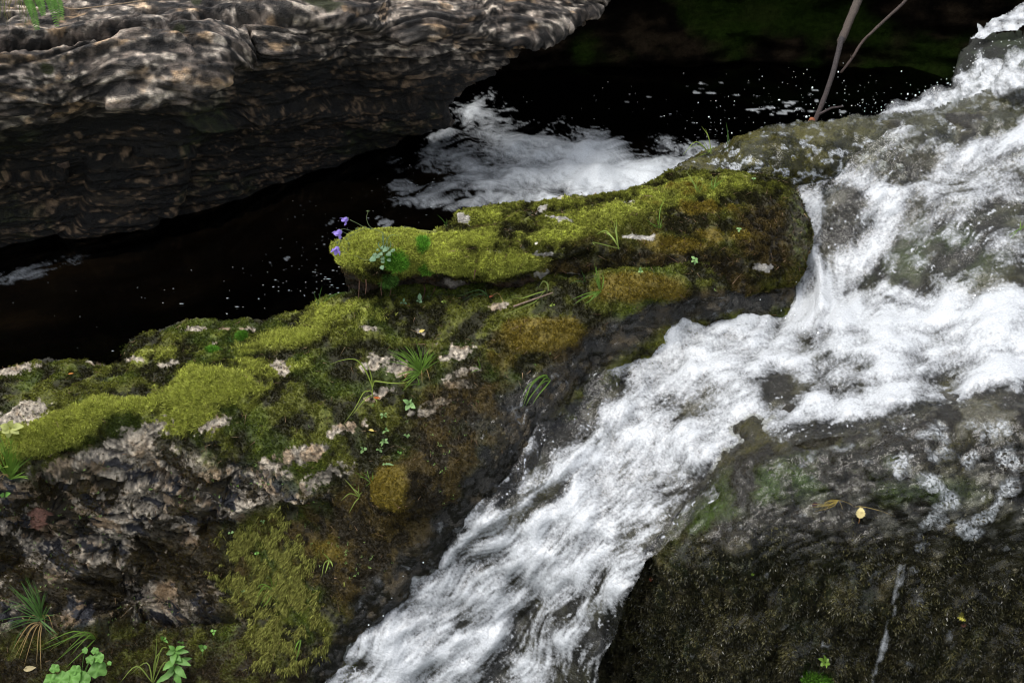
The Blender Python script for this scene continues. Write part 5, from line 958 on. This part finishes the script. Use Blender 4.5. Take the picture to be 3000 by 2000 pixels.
# ------------------------------------------------------------------ bubbles and flying drops
def ico():
    import bmesh
    bm = bmesh.new(); bmesh.ops.create_icosphere(bm, subdivisions=1, radius=1); bm.verts.ensure_lookup_table(); v = np.array([x.co for x in bm.verts]); f = np.array([[q.index for q in x.verts] for x in bm.faces]); bm.free(); return v, f
IV, IF = ico()
def balls(name, c, r, label, mat, stretch=None):
    N = len(c); V = IV[None]*r[:, None, None]*(np.ones((N, 1, 3)) if stretch is None else stretch[:, None])+c[:, None]; F = IF[None]+(np.arange(N)*len(IV))[:, None, None]
    o = mesh_np(name, V.reshape(-1, 3), F.reshape(-1, 3), mat); tag(o, label, "water", kind="stuff")
def film(s, region, bub, name, label, gap=.004, rip=.0012):
    """a skin of running water lying on a rock, with rafts of fine bubbles in it"""
    f = object.__new__(Sheet); f.px, f.py, f.X, f.Y, f.pitch = s.px, s.py, s.X, s.Y, s.pitch; f.mask = s.mask & region; f.p = s.p.copy(); f.n = s.n
    k = blur(np.where(s.mask, 1.0, 0), 2.5)+1e-6; sm = np.stack([blur(np.where(s.mask, s.p[..., c], 0), 2.5)/k for c in range(3)], -1); f.p = np.where((k > .85)[..., None], sm, f.p)
    fx, fy = flow(s.X, s.Y); rr = norm01(blur(rng.standard_normal(s.px.shape), 1.5)); f.p = f.p+f.n*(gap+rip*lic(rr, fx, fy, 5)+rip*.8*norm01(blur(rng.standard_normal(s.px.shape), 3)))[..., None]
    cell = fbm(s.p, 150, 2, off=5); f.build(name, M_film, {"foam": np.clip(bub*(.45+.8*cell), 0, .6)}, None, skirt=0); tag(f.obj, label, "water", kind="structure")
M_film = water_material("water_film", (.94, .94, .90), (.52, .55, .57), .25, 110)
def films():
    s = S_right; s.normals(); X, Y = s.X, s.Y
    w = strands([([(2640, 1375), (2700, 1400), (2760, 1430), (2790, 1465)], 34, 1), ([(2760, 1450), (2735, 1500), (2715, 1540), (2700, 1580), (2690, 1605)], 32, 1), ([(2725, 1545), (2760, 1530)], 26, .8), ([(2930, 1470), (2900, 1510), (2870, 1520)], 24, 1), ([(2805, 1535), (2840, 1560), (2870, 1560)], 22, 1), ([(2930, 1320), (2990, 1360), (2960, 1410), (2940, 1440)], 40, .8), ([(2640, 1375), (2560, 1350), (2700, 1330), (2850, 1340)], 34, .55), ([(2600, 1300), (2900, 1260), (3000, 1300)], 50, .5), ([(2200, 1390), (2350, 1350), (2500, 1320)], 30, .35)], X, Y)
    q = fbm(s.p, 16, 4, off=9); film(s, Y > 1180, sstep(.28, .95, w*.80+.9*q)*.85, "film_water", "thin sheet of clear water over the dark boulder's top")
    s = S_left; s.normals(); q = fbm(s.p, 20, 4, off=9); film(s, (s.wet > .55) & (s.X > 900), sstep(.25, .6, q)*.35*sstep(90, 10, pdist([(2400, 850), (2050, 893), (1900, 925), (1760, 1030), (1600, 1130), (1545, 1200), (1530, 1330), (1480, 1400), (1440, 1440), (1290, 1560), (1240, 1640), (1130, 1760), (970, 1930)], s.X, s.Y)), "film_water", "clear water creeping over the boulder's edge along the cascade", .002, .0022)
    s = S_up; s.normals(); q = fbm(s.p, (9, 9, 40), 4, off=3); q2 = fbm(s.p, 30, 3, off=8)
    film(s, s.Y > 0, sstep(.10, .40, q+.9*q2)*(.4+.6*sstep(370, 470, s.Y)), "film_water", "clear water film with white bubble rafts on the upper rock")
films()
def floating():
    A = []
    for cx, cy, sx, sy, n in ((900, 800, 70, 45, 40), (960, 840, 50, 40, 26), (700, 850, 160, 50, 22), (1000, 700, 90, 60, 30), (1150, 600, 110, 40, 26), (2250, 290, 200, 40, 55), (2060, 380, 90, 30, 40), (1700, 300, 200, 40, 22), (1260, 560, 90, 40, 40), (350, 900, 200, 60, 14)):
        A += [(random.gauss(cx, sx), random.gauss(cy, sy)) for _ in range(n)]
    A = np.array(A); c = P(A[:, 0], A[:, 1], tz(A[:, 0], A[:, 1], 0.004)); n = len(c); st = np.ones((n, 3)); st[:, 2] = .5; st[:, 0] = rng.uniform(.8, 3.2, n)*np.where(rng.uniform(0, 1, n) > .75, 2.2, 1)
    balls("floating_bubbles", c, rng.uniform(.0006, .0017, n), "specks and streaks of foam drifting on the black pool", M_drop, st)
floating()
def spray():
    A = []
    def near(line, n, sx, sy, t, dt=.12):
        q = spline(line, max(n, 4)); 
        for (x, y) in q: A.append((x+random.gauss(0, sx), y+random.gauss(0, sy), t+random.uniform(-dt, dt)))
    near([(2560, 325), (2650, 285), (2760, 245), (2840, 190), (2880, 140), (3000, 120)], 90, 14, 12, 4.55, .05)
    near([(2080, 380), (2200, 330), (2400, 250), (2550, 230)], 90, 90, 50, 4.7, .2); near([(2400, 320), (2550, 310)], 40, 50, 16, 4.55)
    near([(1230, 1640), (1130, 1750), (1060, 1830), (960, 1930)], 7, 14, 12, 3.28, .04)
    near([(2700, 960), (2850, 880), (3000, 870)], 30, 40, 20, 3.45, .05); near([(2300, 930), (2420, 850)], 30, 40, 30, 3.5, .05)
    A_ = np.array(A); c = P(A_[:, 0], A_[:, 1], A_[:, 2]); r = rng.uniform(.0007, .0022, len(c))*np.where(rng.uniform(0, 1, len(c)) > .88, 1.9, 1); st = np.ones((len(c), 3)); st[:, 2] = rng.uniform(.9, 1.8, len(c)); st[:, 0] = rng.uniform(.8, 1.5, len(c))
    balls("water_drops", c, r, "flying drops thrown off the cascade and splash", M_drop, st)
spray()
